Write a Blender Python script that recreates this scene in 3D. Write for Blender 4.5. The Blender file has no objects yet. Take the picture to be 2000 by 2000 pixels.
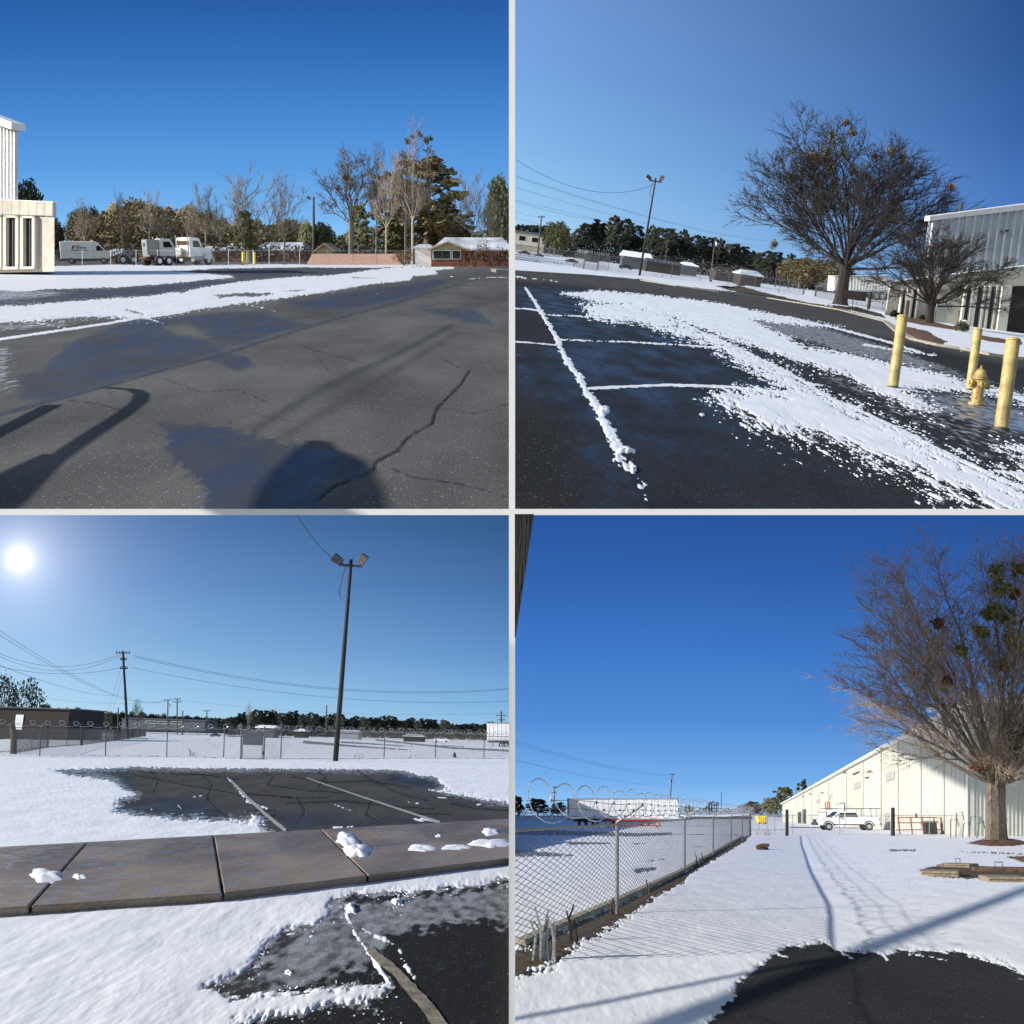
import bpy, bmesh, math, random
import numpy as np
from mathutils import Vector, Matrix
R = math.radians
scn = bpy.context.scene
COL = scn.collection
# ------------------------------------------------------------------ camera
cam = bpy.data.cameras.new('camera'); cam.lens = 36; cam.sensor_width = 36; cam.clip_start = 0.05; cam.clip_end = 8000
camo = bpy.data.objects.new('camera', cam); COL.objects.link(camo)
camo.location = (0, 0, 0); camo.rotation_euler = (R(90), 0, 0); scn.camera = camo
# ------------------------------------------------------------------ light
SUN_AZ, SUN_EL = 75, 24            # degrees to the left of straight behind the camera
S = Vector((-math.sin(R(SUN_AZ))*math.cos(R(SUN_EL)), -math.cos(R(SUN_AZ))*math.cos(R(SUN_EL)), math.sin(R(SUN_EL))))
world = bpy.data.worlds.new('World'); scn.world = world; world.use_nodes = True
wn = world.node_tree.nodes; wl = world.node_tree.links
skyt = wn.new('ShaderNodeTexSky'); skyt.sky_type = 'NISHITA'; skyt.sun_disc = False
skyt.sun_elevation = R(SUN_EL); skyt.sun_rotation = math.atan2(S.x, S.y); skyt.air_density = 1.0; skyt.dust_density = 0.4
wl.new(skyt.outputs[0], wn['Background'].inputs[0]); wn['Background'].inputs[1].default_value = 0.10
sun = bpy.data.lights.new('sun', 'SUN'); sun.energy = 4.6; sun.angle = R(0.5); sun.color = (1, 0.95, 0.87)
suno = bpy.data.objects.new('sun', sun); COL.objects.link(suno)
suno.rotation_euler = (-S).to_track_quat('-Z', 'Y').to_euler()
scn.view_settings.view_transform = 'Standard'; scn.view_settings.look = 'None'
scn.view_settings.exposure = 0.62; scn.view_settings.gamma = 1; scn.view_settings.use_curve_mapping = False
EXPO = 2 ** 0.62
scn.render.engine = 'CYCLES'
# ------------------------------------------------------------------ the four terraces: planes z = a x + b y - H
F = 2000.0
PAN = {1: dict(a=0, b=.256, H=1.96, k=1, lean=0, ox=0, oy=0),
       2: dict(a=-.138, b=.263, H=1.95, k=1, lean=.138, ox=1000, oy=0),
       3: dict(a=-.02, b=-.217, H=5.85, k=3, lean=.03, ox=0, oy=1000),
       4: dict(a=0, b=-.2935, H=1.95, k=1, lean=0, ox=1000, oy=1000)}
Z = 1.932
def U(px): return (px-1000)/F
def W(py): return (1000-py)/F
def G(p, px, py, h=0):
    """ground point seen at a photo pixel (h above the ground)"""
    q = PAN[p]; u, w = U(px), W(py)
    y = (q['H']-h)/(q['a']*u+q['b']-w)
    return Vector((u*y, y, w*y))
def UP(p):
    l = PAN[p]['lean']; return Vector((l, 0, 1)).normalized()
def P(p, px, y, h=0):
    """point h above the ground, in the column px at distance y"""
    q = PAN[p]; x = U(px)*y
    return Vector((x, y, q['a']*x+q['b']*y-q['H'])) + UP(p)*h
def V(px, py, y): return Vector((U(px)*y, y, W(py)*y))
def hor(p, px): q = PAN[p]; return 1000-F*(q['a']*U(px)+q['b'])
def zp(p, pts): return [(q[0]/Z+PAN[p]['ox'], q[1]/Z+PAN[p]['oy']) for q in pts]
# ------------------------------------------------------------------ object helpers
def tag(o, label=None, cat=None, group=None, kind=None):
    for k, v in (('label', label), ('category', cat), ('group', group), ('kind', kind)):
        if v: o[k] = v
    return o
class MB:
    def __init__(s): s.v = []; s.f = []; s.m = []; s.mi = 0
    def add(s, vs, fs):
        n = len(s.v); s.v += [tuple(q) for q in vs]; s.f += [tuple(i+n for i in f) for f in fs]; s.m += [s.mi]*len(fs); return s
    def hexa(s, p):   # 8 points: bottom 0-3, top 4-7
        return s.add(p, [(3,2,1,0),(4,5,6,7),(0,1,5,4),(1,2,6,5),(2,3,7,6),(3,0,4,7)])
    def box(s, c, d, rz=0, M=None):
        c = Vector(c); x, y, z = d[0]/2, d[1]/2, d[2]/2
        p = [Vector(q) for q in ((-x,-y,-z),(x,-y,-z),(x,y,-z),(-x,y,-z),(-x,-y,z),(x,-y,z),(x,y,z),(-x,y,z))]
        m = M if M else Matrix.Rotation(rz, 3, 'Z')
        return s.hexa([m@q+c for q in p])
    def tube(s, pts, rad, n=6, cap=True):
        pts = [Vector(q) for q in pts]
        if not hasattr(rad, '__len__'): rad = [rad]*len(pts)
        vs = []; fs = []
        for i, q in enumerate(pts):
            d = (pts[min(i+1, len(pts)-1)]-pts[max(i-1, 0)])
            d = d.normalized() if d.length > 1e-9 else Vector((0, 0, 1))
            a = d.orthogonal() if abs(d.z) > .9 else d.cross(Vector((0, 0, 1)))
            a.normalize(); b = d.cross(a)
            for j in range(n):
                t = 2*math.pi*j/n; vs.append(q+(a*math.cos(t)+b*math.sin(t))*rad[i])
        for i in range(len(pts)-1):
            for j in range(n):
                j2 = (j+1) % n; fs.append((i*n+j, i*n+j2, (i+1)*n+j2, (i+1)*n+j))
        if cap and n > 2:
            fs.append(tuple(range(n))[::-1]); fs.append(tuple((len(pts)-1)*n+j for j in range(n)))
        return s.add(vs, fs)
    def cyl(s, p0, p1, r, n=12, r1=None): return s.tube([p0, p1], [r, r if r1 is None else r1], n)
    def prism(s, prof, y0, y1, ax='y'):   # profile (x,z) extruded along y
        n = len(prof)
        f = (lambda q, t: (q[0], t, q[1])) if ax == 'y' else (lambda q, t: (t, q[0], q[1]))
        vs = [f(q, y0) for q in prof]+[f(q, y1) for q in prof]
        return s.add(vs, [tuple(range(n)), tuple(range(2*n-1, n-1, -1))]+[(i, i+n, (i+1) % n+n, (i+1) % n) for i in range(n)])
    def lathe(s, prof, n=16, c=(0,0,0)):
        vs = []; fs = []
        for r, z in prof:
            for j in range(n):
                t = 2*math.pi*j/n; vs.append((c[0]+r*math.cos(t), c[1]+r*math.sin(t), c[2]+z))
        for i in range(len(prof)-1):
            for j in range(n): fs.append((i*n+j, i*n+(j+1) % n, (i+1)*n+(j+1) % n, (i+1)*n+j))
        fs.append(tuple(range(n))[::-1]); fs.append(tuple((len(prof)-1)*n+j for j in range(n)))
        return s.add(vs, fs)
    def mesh(s, name, mats, smooth=False):
        me = bpy.data.meshes.new(name); me.from_pydata(s.v, [], s.f)
        for m in (mats if isinstance(mats, (list, tuple)) else [mats]): me.materials.append(m)
        if any(s.m): me.polygons.foreach_set('material_index', s.m)
        if smooth: me.polygons.foreach_set('use_smooth', [True]*len(s.f))
        me.update(); return me
    def build(s, name, mats, parent=None, smooth=False, bevel=0, loc=None):
        me = s.mesh(name, mats, smooth)
        bm = bmesh.new(); bm.from_mesh(me)
        if len(s.f) < 3000: bmesh.ops.recalc_face_normals(bm, faces=bm.faces)
        bm.to_mesh(me); bm.free()
        o = bpy.data.objects.new(name, me); COL.objects.link(o)
        if parent: o.parent = parent
        if loc: o.location = loc
        if bevel:
            b = o.modifiers.new('bevel', 'BEVEL'); b.width = bevel; b.segments = 2; b.limit_method = 'ANGLE'
        return o
def thing(name, label, cat, loc=(0,0,0), rz=0, group=None, p=None, sc=1, pitch=False):
    o = bpy.data.objects.new(name, None); COL.objects.link(o); o.empty_display_size = .3
    M = Matrix.Rotation(rz, 4, 'Z')
    if p:
        if pitch: M = Matrix.Rotation(math.atan(PAN[p]['b']), 4, 'X') @ M
        if PAN[p]['lean']: M = Matrix.Rotation(math.atan(PAN[p]['lean']), 4, 'Y') @ M
        sc = sc*PAN[p]['k'] if not hasattr(sc, '__len__') else Vector(sc)*PAN[p]['k']
    sv = sc if hasattr(sc, '__len__') else (sc, sc, sc)
    o.matrix_world = Matrix.Translation(loc) @ M @ Matrix.Diagonal((*sv, 1))
    return tag(o, label, cat, group)
def copy_tree(o, parent=None):
    c = o.copy(); COL.objects.link(c); c.parent = parent
    for ch in list(KIDS.get(o.name, [])) or [x for x in bpy.data.objects if x.parent == o]:
        copy_tree(ch, c)
    return c
KIDS = {}
# ------------------------------------------------------------------ materials
def mat(name, col, rough=.7, var=.15, scale=8, bump=0, metal=0, spec=.5, col2=None, detail=4, stretch=None, grain=None):
    m = bpy.data.materials.new(name); m.use_nodes = True; nt = m.node_tree; n = nt.nodes; L = nt.links
    b = n['Principled BSDF']; b.inputs['Roughness'].default_value = rough; b.inputs['Metallic'].default_value = metal
    b.inputs['Specular IOR Level'].default_value = spec
    tc = n.new('ShaderNodeTexCoord'); mp = n.new('ShaderNodeMapping'); L.new(tc.outputs['Object'], mp.inputs[0])
    if stretch: mp.inputs['Scale'].default_value = stretch
    ns = n.new('ShaderNodeTexNoise'); ns.inputs['Scale'].default_value = scale; ns.inputs['Detail'].default_value = detail
    L.new(mp.outputs[0], ns.inputs[0])
    rp = n.new('ShaderNodeValToRGB'); c = col; d = col2 or [q*(1-var*1.6) for q in col]; e = col if col2 else [min(1, q*(1+var)) for q in col]
    rp.color_ramp.elements[0].position = .3; rp.color_ramp.elements[1].position = .7
    rp.color_ramp.elements[0].color = (*d, 1); rp.color_ramp.elements[1].color = (*e, 1)
    L.new(ns.outputs[0], rp.inputs[0]); L.new(rp.outputs[0], b.inputs['Base Color'])
    if grain:   # fine speckle and larger stains over the base colour
        n3 = n.new('ShaderNodeTexNoise'); n3.inputs['Scale'].default_value = grain[0]; n3.inputs['Detail'].default_value = 3; L.new(tc.outputs['Object'], n3.inputs[0])
        r3 = n.new('ShaderNodeMapRange'); r3.inputs[1].default_value = .3; r3.inputs[2].default_value = .7; r3.inputs[3].default_value = 1-grain[1]; r3.inputs[4].default_value = 1+grain[1]; L.new(n3.outputs[0], r3.inputs[0])
        v3 = n.new('ShaderNodeVectorMath'); v3.operation = 'SCALE'; L.new(rp.outputs[0], v3.inputs[0]); L.new(r3.outputs[0], v3.inputs['Scale']); L.new(v3.outputs[0], b.inputs['Base Color'])
        n4 = n.new('ShaderNodeTexNoise'); n4.inputs['Scale'].default_value = grain[0]/9; n4.inputs['Detail'].default_value = 6; L.new(tc.outputs['Object'], n4.inputs[0])
        r4 = n.new('ShaderNodeMapRange'); r4.inputs[1].default_value = .35; r4.inputs[2].default_value = .65; r4.inputs[3].default_value = max(.12, rough-.2); r4.inputs[4].default_value = min(1, rough+.15); L.new(n4.outputs[0], r4.inputs[0]); L.new(r4.outputs[0], b.inputs['Roughness'])
    if bump:
        bp = n.new('ShaderNodeBump'); bp.inputs['Strength'].default_value = bump; bp.inputs['Distance'].default_value = .05
        n2 = n.new('ShaderNodeTexNoise'); n2.inputs['Scale'].default_value = scale*4; n2.inputs['Detail'].default_value = 5
        L.new(mp.outputs[0], n2.inputs[0]); L.new(n2.outputs[0], bp.inputs['Height']); L.new(bp.outputs[0], b.inputs['Normal'])
    return m
M = {}
M['white_metal'] = mat('white_metal', (.76,.77,.76), .45, .05, 1.5, spec=.4)
M['cream_metal'] = mat('cream_metal', (.52,.52,.46), .5, .05, .25, col2=(.45,.45,.39), detail=7)
M['grey_metal'] = mat('grey_metal', (.50,.54,.58), .5, .1, .5)
M['white_paint'] = mat('white_paint', (.80,.81,.82), .35, .05, 1.2)
M['gutter_white'] = mat('gutter_white', (.9,.9,.9), .6, .0, 1)
M['precast'] = mat('precast', (.52,.48,.40), .9, .12, .8, .4, detail=9, grain=(22,.22))
M['precast_trim'] = mat('precast_trim', (.62,.58,.50), .85, .07, 6)
M['glass'] = mat('glass', (.012,.014,.016), .08, .1, 2)
M['blackrubber'] = mat('blackrubber', (.018,.018,.02), .8, .2, 5)
M['darksteel'] = mat('darksteel', (.035,.035,.04), .6, .3, 5)
M['galv'] = mat('galv', (.36,.38,.39), .45, .15, 10, metal=.5)
M['galv_mid'] = mat('galv_mid', (.20,.21,.21), .55, .2, 10, metal=.2)
M['galv_dark'] = mat('galv_dark', (.10,.10,.10), .6, .2, 10)
M['razor'] = mat('razor', (.62,.64,.66), .3, .1, 10, metal=.6)
M['wood_pole'] = mat('wood_pole', (.075,.062,.048), .9, .35, 6, .3, stretch=(4,4,.4))
M['wood_dark'] = mat('wood_dark', (.022,.020,.018), .9, .35, 6, .3, stretch=(4,4,.4))
M['wire'] = mat('wire', (.05,.055,.065), .7, .1, 1)
M['yellow'] = mat('yellow', (.47,.38,.14), .6, .16, 4, .12, col2=(.25,.19,.08), detail=9, grain=(30,.18))
M['yellow_bright'] = mat('yellow_bright', (.85,.62,.02), .5, .1, 5)
M['hydrant'] = mat('hydrant', (.46,.36,.11), .6, .25, 14, .2, col2=(.22,.13,.05), detail=9, grain=(40,.3))
M['red'] = mat('red', (.42,.03,.02), .55, .25, 4)
M['redrust'] = mat('redrust', (.33,.07,.04), .7, .3, 9)
M['orange'] = mat('orange', (.62,.12,.03), .6, .15, 4)
M['brick'] = mat('brick', (.26,.095,.06), .9, .25, 6, .2, grain=(9,.35))
M['brickdark'] = mat('brickdark', (.032,.025,.022), .9, .3, 4)
M['pink'] = mat('pink', (.58,.37,.29), .9, .12, 3, .2, col2=(.46,.28,.21))
M['tan'] = mat('tan', (.42,.35,.22), .85, .12, 3)
M['roof_snow'] = mat('roof_snow', (.60,.64,.70), .7, .2, .5, col2=(.22,.24,.28))
M['greyboard'] = mat('greyboard', (.065,.075,.09), .6, .1, 2)
M['green'] = mat('green', (.03,.13,.08), .6, .2, 2)
M['rust'] = mat('rust', (.12,.06,.035), .85, .4, 8)
M['concrete'] = mat('concrete', (.28,.215,.15), .46, .2, .35, .4, col2=(.11,.08,.055), detail=10, stretch=(1,.45,1), grain=(14,.38))
M['block'] = mat('block', (.30,.25,.18), .95, .35, 9, .6, col2=(.16,.12,.08), detail=8)
M['kerb'] = mat('kerb', (.33,.30,.24), .9, .2, 4, .3)
M['bark'] = mat('bark', (.17,.135,.10), .95, .35, 5, .5, stretch=(3,3,.7))
M['bark_dark'] = mat('bark_dark', (.038,.031,.027), .95, .3, 5, .5, stretch=(3,3,.7))
M['bark_pale'] = mat('bark_pale', (.26,.23,.185), .95, .3, 3, .4, stretch=(3,3,.7))
M['twig'] = mat('twig', (.16,.125,.10), .95, .25, 1.5)
M['twig_dark'] = mat('twig_dark', (.036,.029,.026), .95, .25, 1.5)
M['twig_pale'] = mat('twig_pale', (.23,.19,.15), .95, .25, 1)
M['twig_warm'] = mat('twig_warm', (.27,.20,.14), .95, .25, 1)  # sun warmth put into the colour, for a crown in shade
M['twig_red'] = mat('twig_red', (.20,.10,.07), .95, .3, 1)
M['leaf'] = mat('leaf', (.14,.14,.055), .85, .3, .4, col2=(.07,.078,.03))
M['leaf_dark'] = mat('leaf_dark', (.028,.036,.02), .85, .3, .3, col2=(.015,.02,.013))
M['leaf_olive'] = mat('leaf_olive', (.26,.20,.10), .85, .3, .4, col2=(.13,.11,.05))
M['leaf_gold'] = mat('leaf_gold', (.24,.20,.06), .85, .3, 2, col2=(.12,.11,.03))  # lightened to lift leaf clumps that hang in shade
M['leaf_rust'] = mat('leaf_rust', (.22,.09,.04), .85, .3, 2, col2=(.12,.05,.025))
M['brush'] = mat('brush', (.15,.10,.07), .95, .3, .4, col2=(.09,.065,.05))
M['brush_dark'] = mat('brush_dark', (.05,.042,.035), .95, .3, .3, col2=(.028,.026,.022))
M['mulch'] = mat('mulch', (.16,.07,.03), .95, .4, 3, 1, col2=(.05,.022,.012), detail=8)
M['dirt'] = mat('dirt', (.12,.095,.065), .95, .4, 6, .8, col2=(.05,.04,.028), detail=8)
M['paint_line'] = mat('paint_line', (.42,.41,.38), .8, .3, 4, col2=(.20,.20,.19), detail=9)
M['paint_worn'] = mat('paint_worn', (.30,.27,.19), .9, .3, 3, .5, col2=(.10,.09,.07), detail=9)
M['blue_dark'] = mat('blue_dark', (.03,.04,.07), .5, .2, 3)
M['cardark'] = mat('cardark', (.04,.045,.05), .3, .1, 1)
M['chrome'] = mat('chrome', (.5,.5,.52), .3, .1, 3, metal=.8)
M['lamp_glass'] = mat('lamp_glass', (.55,.6,.62), .25, .1, 3)
def snow_material(name, sy, k, tone=1.0):
    m = bpy.data.materials.new(name); m.use_nodes = True; nt = m.node_tree; n = nt.nodes; L = nt.links
    b = n['Principled BSDF']; b.inputs['Roughness'].default_value = .55; b.inputs['Specular IOR Level'].default_value = .35
    tc = n.new('ShaderNodeTexCoord'); mp = n.new('ShaderNodeMapping'); L.new(tc.outputs['Object'], mp.inputs[0])
    mp.inputs['Scale'].default_value = (1/k, sy/k, 1/k)
    n1 = n.new('ShaderNodeTexNoise'); n1.inputs['Scale'].default_value = 2.2; n1.inputs['Detail'].default_value = 7; L.new(mp.outputs[0], n1.inputs[0])
    n2 = n.new('ShaderNodeTexNoise'); n2.inputs['Scale'].default_value = 26; n2.inputs['Detail'].default_value = 5; L.new(mp.outputs[0], n2.inputs[0])
    rp = n.new('ShaderNodeValToRGB'); rp.color_ramp.elements[0].position = .25; rp.color_ramp.elements[1].position = .6
    rp.color_ramp.elements[0].color = (.72*tone,.74*tone,.78*tone,1); rp.color_ramp.elements[1].color = (.86*tone,.87*tone,.89*tone,1)
    L.new(n1.outputs[0], rp.inputs[0]); L.new(rp.outputs[0], b.inputs['Base Color'])
    a = n.new('ShaderNodeMath'); a.operation = 'MULTIPLY_ADD'; a.inputs[1].default_value = .22; L.new(n2.outputs[0], a.inputs[0]); L.new(n1.outputs[0], a.inputs[2])
    bp = n.new('ShaderNodeBump'); bp.inputs['Strength'].default_value = .3; bp.inputs['Distance'].default_value = .025*k
    L.new(a.outputs[0], bp.inputs['Height']); L.new(bp.outputs[0], b.inputs['Normal'])
    return m
def asphalt_material(name, sy, k, gloss=1.0, black=1.0, blotch=1.3):
    m = bpy.data.materials.new(name); m.use_nodes = True; nt = m.node_tree; n = nt.nodes; L = nt.links
    b = n['Principled BSDF']
    tc = n.new('ShaderNodeTexCoord'); mp = n.new('ShaderNodeMapping'); L.new(tc.outputs['Object'], mp.inputs[0])
    mp.inputs['Scale'].default_value = (1/k, sy/k, 1/k)
    def noise(s, d):
        q = n.new('ShaderNodeTexNoise'); q.inputs['Scale'].default_value = s; q.inputs['Detail'].default_value = d; L.new(mp.outputs[0], q.inputs[0]); return q.outputs[0]
    def attr(s): q = n.new('ShaderNodeAttribute'); q.attribute_name = s; return q.outputs['Fac']
    def math_(op, a, c=None, e=None, clamp=False):
        q = n.new('ShaderNodeMath'); q.operation = op; q.use_clamp = clamp
        for i, t in enumerate((a, c, e)):
            if t is None: continue
            if isinstance(t, (int, float)): q.inputs[i].default_value = t
            else: L.new(t, q.inputs[i])
        return q.outputs[0]
    def mix(f, a, c):
        q = n.new('ShaderNodeMix'); q.data_type = 'RGBA'; L.new(f, q.inputs[0])
        for i, t in ((6, a), (7, c)):
            if isinstance(t, tuple): q.inputs[i].default_value = (*t, 1)
            else: L.new(t, q.inputs[i])
        return q.outputs[2]
    def ramp(f, p0, p1):
        q = n.new('ShaderNodeMapRange'); q.inputs[1].default_value = p0; q.inputs[2].default_value = p1; L.new(f, q.inputs[0]); return q.outputs[0]
    big = noise(.9, 6); broad = noise(1.7, 4); mid = noise(9, 6); fine = noise(130, 3); speck = noise(46, 2)
    wet0, slush0, dirt0, crack, dark = attr('wet'), attr('slush'), attr('dirt'), attr('crack'), attr('dark')
    def ragged(x, nz, w=.5):   # mask edge broken up by noise
        return ramp(math_('ADD', x, math_('MULTIPLY', math_('SUBTRACT', nz, .5), w)), .42, .58)
    wet = ramp(math_('ADD', wet0, math_('MULTIPLY', math_('SUBTRACT', mid, .5), blotch)), .35, .68); slush = ragged(slush0, mid, 1.1); dirt = ragged(dirt0, mid, .8)
    g = mix(ramp(big, .3, .7), (.064,.061,.059), (.122,.117,.112))
    g = mix(dark, g, (.020*black,.020*black,.022*black))
    g = mix(math_('MULTIPLY', ramp(fine, .35, .65), .45), g, (.030,.030,.032))
    g = mix(math_('MULTIPLY', ramp(speck, .64, .71), math_('MULTIPLY_ADD', dark, -.55, .85)), g, (.24,.23,.22))
    g = mix(math_('MULTIPLY', wet, .72), g, (.010,.011,.013))
    sl = mix(ramp(fine, .35, .7), (.16,.17,.18), (.50,.52,.55)); sl = mix(ramp(mid, .35, .6), (.10,.105,.11), sl)
    g = mix(math_('MULTIPLY', slush, .9), g, sl)
    dr = mix(ramp(fine, .35, .65), (.035,.028,.018), (.15,.115,.07)); g = mix(dirt, g, dr)
    g = mix(crack, g, (.006,.006,.006))
    L.new(g, b.inputs['Base Color'])
    shine = math_('MULTIPLY_ADD', ramp(math_('MULTIPLY_ADD', mid, .35, math_('MULTIPLY', broad, .65)), .36, .58), .78, .22)
    ro = math_('ADD', math_('MULTIPLY', math_('MULTIPLY', wet, shine), -.52), .84)
    ro = math_('ADD', ro, math_('MULTIPLY', ramp(mid, .3, .7), .20)); ro = math_('ADD', ro, math_('MULTIPLY', slush, -.25), clamp=True)
    ro = math_('MAXIMUM', ro, .16)
    L.new(ro, b.inputs['Roughness'])
    sp = math_('MULTIPLY_ADD', math_('MULTIPLY', wet, shine), .40*gloss, .12*gloss); L.new(sp, b.inputs['Specular IOR Level'])
    bp = n.new('ShaderNodeBump'); bp.inputs['Distance'].default_value = .008*k
    h = math_('ADD', fine, math_('MULTIPLY', mid, .3)); L.new(h, bp.inputs['Height'])
    L.new(math_('MULTIPLY_ADD', wet, -.62, .95), bp.inputs['Strength'])
    L.new(bp.outputs[0], b.inputs['Normal'])
    return m
# ------------------------------------------------------------------ skies: one curved backdrop of emitting air behind each terrace
def srgb(c): return tuple(((q/255+.055)/1.055)**2.4/EXPO for q in c)
def sky_backdrop(p, Y, x0, x1, stops, side, sun_at=None, wtop=1.0, overhead=False, glow=None):
    """stops: (height above horizon in slope units, left rgb, right rgb)"""
    q = PAN[p]; m = bpy.data.materials.new('sky_%d' % p); m.use_nodes = True; nt = m.node_tree; n = nt.nodes; L = nt.links
    n.remove(n['Principled BSDF']); em = n.new('ShaderNodeEmission'); L.new(em.outputs[0], n['Material Output'].inputs[0])
    tc = n.new('ShaderNodeTexCoord'); sx = n.new('ShaderNodeSeparateXYZ'); L.new(tc.outputs['Object'], sx.inputs[0])
    def mt(op, a, c=None, clamp=False):
        k = n.new('ShaderNodeMath'); k.operation = op; k.use_clamp = clamp
        for i, t in enumerate((a, c)):
            if t is None: continue
            if isinstance(t, (int, float)): k.inputs[i].default_value = t
            else: L.new(t, k.inputs[i])
        return k.outputs[0]
    hgt = mt('DIVIDE', mt('SUBTRACT', mt('SUBTRACT', sx.outputs[2], mt('MULTIPLY', sx.outputs[0], q['a'])), q['b']*Y), Y)
    mr = mt('DIVIDE', hgt, .5, True)
    sd = mt('DIVIDE', mt('SUBTRACT', sx.outputs[0], x0), x1-x0, True)
    rs = []
    for i in (1, 2):
        r = n.new('ShaderNodeValToRGB'); r.color_ramp.interpolation = 'B_SPLINE' if False else 'EASE'
        el = r.color_ramp.elements
        while len(el) > 1: el.remove(el[-1])
        el[0].position = stops[0][0]/.5; el[0].color = (*srgb(stops[0][i]), 1)
        for s in stops[1:]:
            e = el.new(s[0]/.5); e.color = (*srgb(s[i]), 1)
        r.color_ramp.interpolation = 'LINEAR'
        L.new(mr, r.inputs[0]); rs.append(r.outputs[0])
    mx = n.new('ShaderNodeMix'); mx.data_type = 'RGBA'; L.new(sd, mx.inputs[0]); L.new(rs[0], mx.inputs[6]); L.new(rs[1], mx.inputs[7])
    out = mx.outputs[2]
    if sun_at:
        sxx, szz = sun_at
        d2 = mt('ADD', mt('POWER', mt('ABSOLUTE', mt('DIVIDE', mt('SUBTRACT', sx.outputs[0], sxx), Y)), 2), mt('POWER', mt('ABSOLUTE', mt('DIVIDE', mt('SUBTRACT', sx.outputs[2], szz), Y)), 2))
        d = mt('SQRT', d2)
        for (w, s, colr) in glow:
            e = mt('MULTIPLY', mt('EXPONENT', mt('DIVIDE', d, -w)), s)
            a = n.new('ShaderNodeMix'); a.data_type = 'RGBA'; a.blend_type = 'ADD'; a.clamp_result = False
            a.inputs[0].default_value = 1; L.new(out, a.inputs[6])
            c = n.new('ShaderNodeVectorMath'); c.operation = 'SCALE'; c.inputs[0].default_value = colr; L.new(e, c.inputs['Scale'])
            L.new(c.outputs[0], a.inputs[7]); out = a.outputs[2]
    L.new(out, em.inputs[0]); em.inputs[1].default_value = {1: 1.14, 2: 1.06, 3: 1.08, 4: 1.13}[p]
    mb = MB(); nx = 24
    ex = (x1-x0)*.25
    xs = [x0-(ex if side == 'L' else 0)+(x1-x0+ex)*i/nx for i in range(nx+1)]
    def zg(x, y): return q['a']*x+q['b']*y-q['H']
    rows = []
    if q['b'] > 0:
        prof = [(Y, -.03*Y)]+[(Y, t*Y) for t in (.1, .3, .5, .7)]+[(Y*.93, Y*.95), (Y*.8, Y*1.1)]
        for (yy, dz) in prof: rows.append([(x, yy, q['b']*Y+q['a']*x-q['H']+dz) for x in xs])
    else:
        pu = PAN[p-2]
        top = lambda x, y: pu['a']*x+pu['b']*y-pu['H']-.02*y-.3
        rows.append([(x, Y, zg(x, Y)-.03*Y) for x in xs]); rows.append([(x, Y, -.1*Y) for x in xs]); rows.append([(x, Y, 0) for x in xs])
        rows.append([(x, Y, top(x, Y)*.9) for x in xs])
        for f in (.93, .7, .4, .15, .04):     # carries on overhead, under the upper terrace
            rows.append([(x*f, Y*f, top(x*f, Y*f)) for x in xs])
    vs = [v for r in rows for v in r]; w = nx+1
    mb.add(vs, [(i*w+j, i*w+j+1, (i+1)*w+j+1, (i+1)*w+j) for i in range(len(rows)-1) for j in range(nx)])
    o = mb.build('sky', m); tag(o, kind='structure'); return o
sky_backdrop(1, 900, -450, 0, [(0,(150,198,238),(150,198,238)),(.03,(116,176,230),(112,172,228)),(.08,(88,150,215),(86,148,214)),(.14,(66,126,196),(64,124,194)),(.19,(50,107,178),(48,104,175)),(.25,(38,88,158),(36,84,152))], 'L')
sky_backdrop(2, 905, 0, 450, [(0,(176,212,240),(120,165,215)),(.04,(148,196,236),(96,142,205)),(.10,(128,178,228),(74,120,188)),(.17,(116,162,220),(58,102,168)),(.25,(112,152,212),(48,88,150)),(.34,(100,144,206),(42,78,138))], 'R')
SUNX, SUNZ = U(38)*1500, W(1091)*1500
sky_backdrop(3, 1500, -750, 0, [(0,(184,214,232),(146,192,224)),(.03,(162,202,232),(122,172,216)),(.08,(132,176,218),(92,140,194)),(.14,(104,148,202),(70,112,166)),(.20,(82,124,180),(52,90,138)),(.26,(70,110,166),(44,78,120))], 'L',
             (SUNX, SUNZ), glow=[(.0023, 12, (1,.95,.80)), (.010, .62, (1,.90,.70)), (.05, .36, (1,.96,.92))])
sky_backdrop(4, 700, 0, 350, [(0,(146,192,234),(146,192,234)),(.03,(112,168,226),(108,162,222)),(.09,(78,134,204),(74,130,200)),(.16,(60,114,190),(56,110,184)),(.23,(46,94,168),(44,90,162)),(.30,(38,80,148),(36,76,142))], 'R')
# ------------------------------------------------------------------ white posts and rail that carry and divide the terraces
mb = MB(); mb.box((-2.3, 7.2, 0), (4.6-.0432, .05, .0432)).box((2.3, 7.2, 0), (4.6-.0432, .05, .0432))
rail = mb.build('white_rail', M['gutter_white']); tag(rail, kind='structure')
mb = MB(); mb.box((0, 7.2, 0), (.0432, .05, 10)); post = mb.build('white_post', M['gutter_white']); tag(post, kind='structure')
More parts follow.
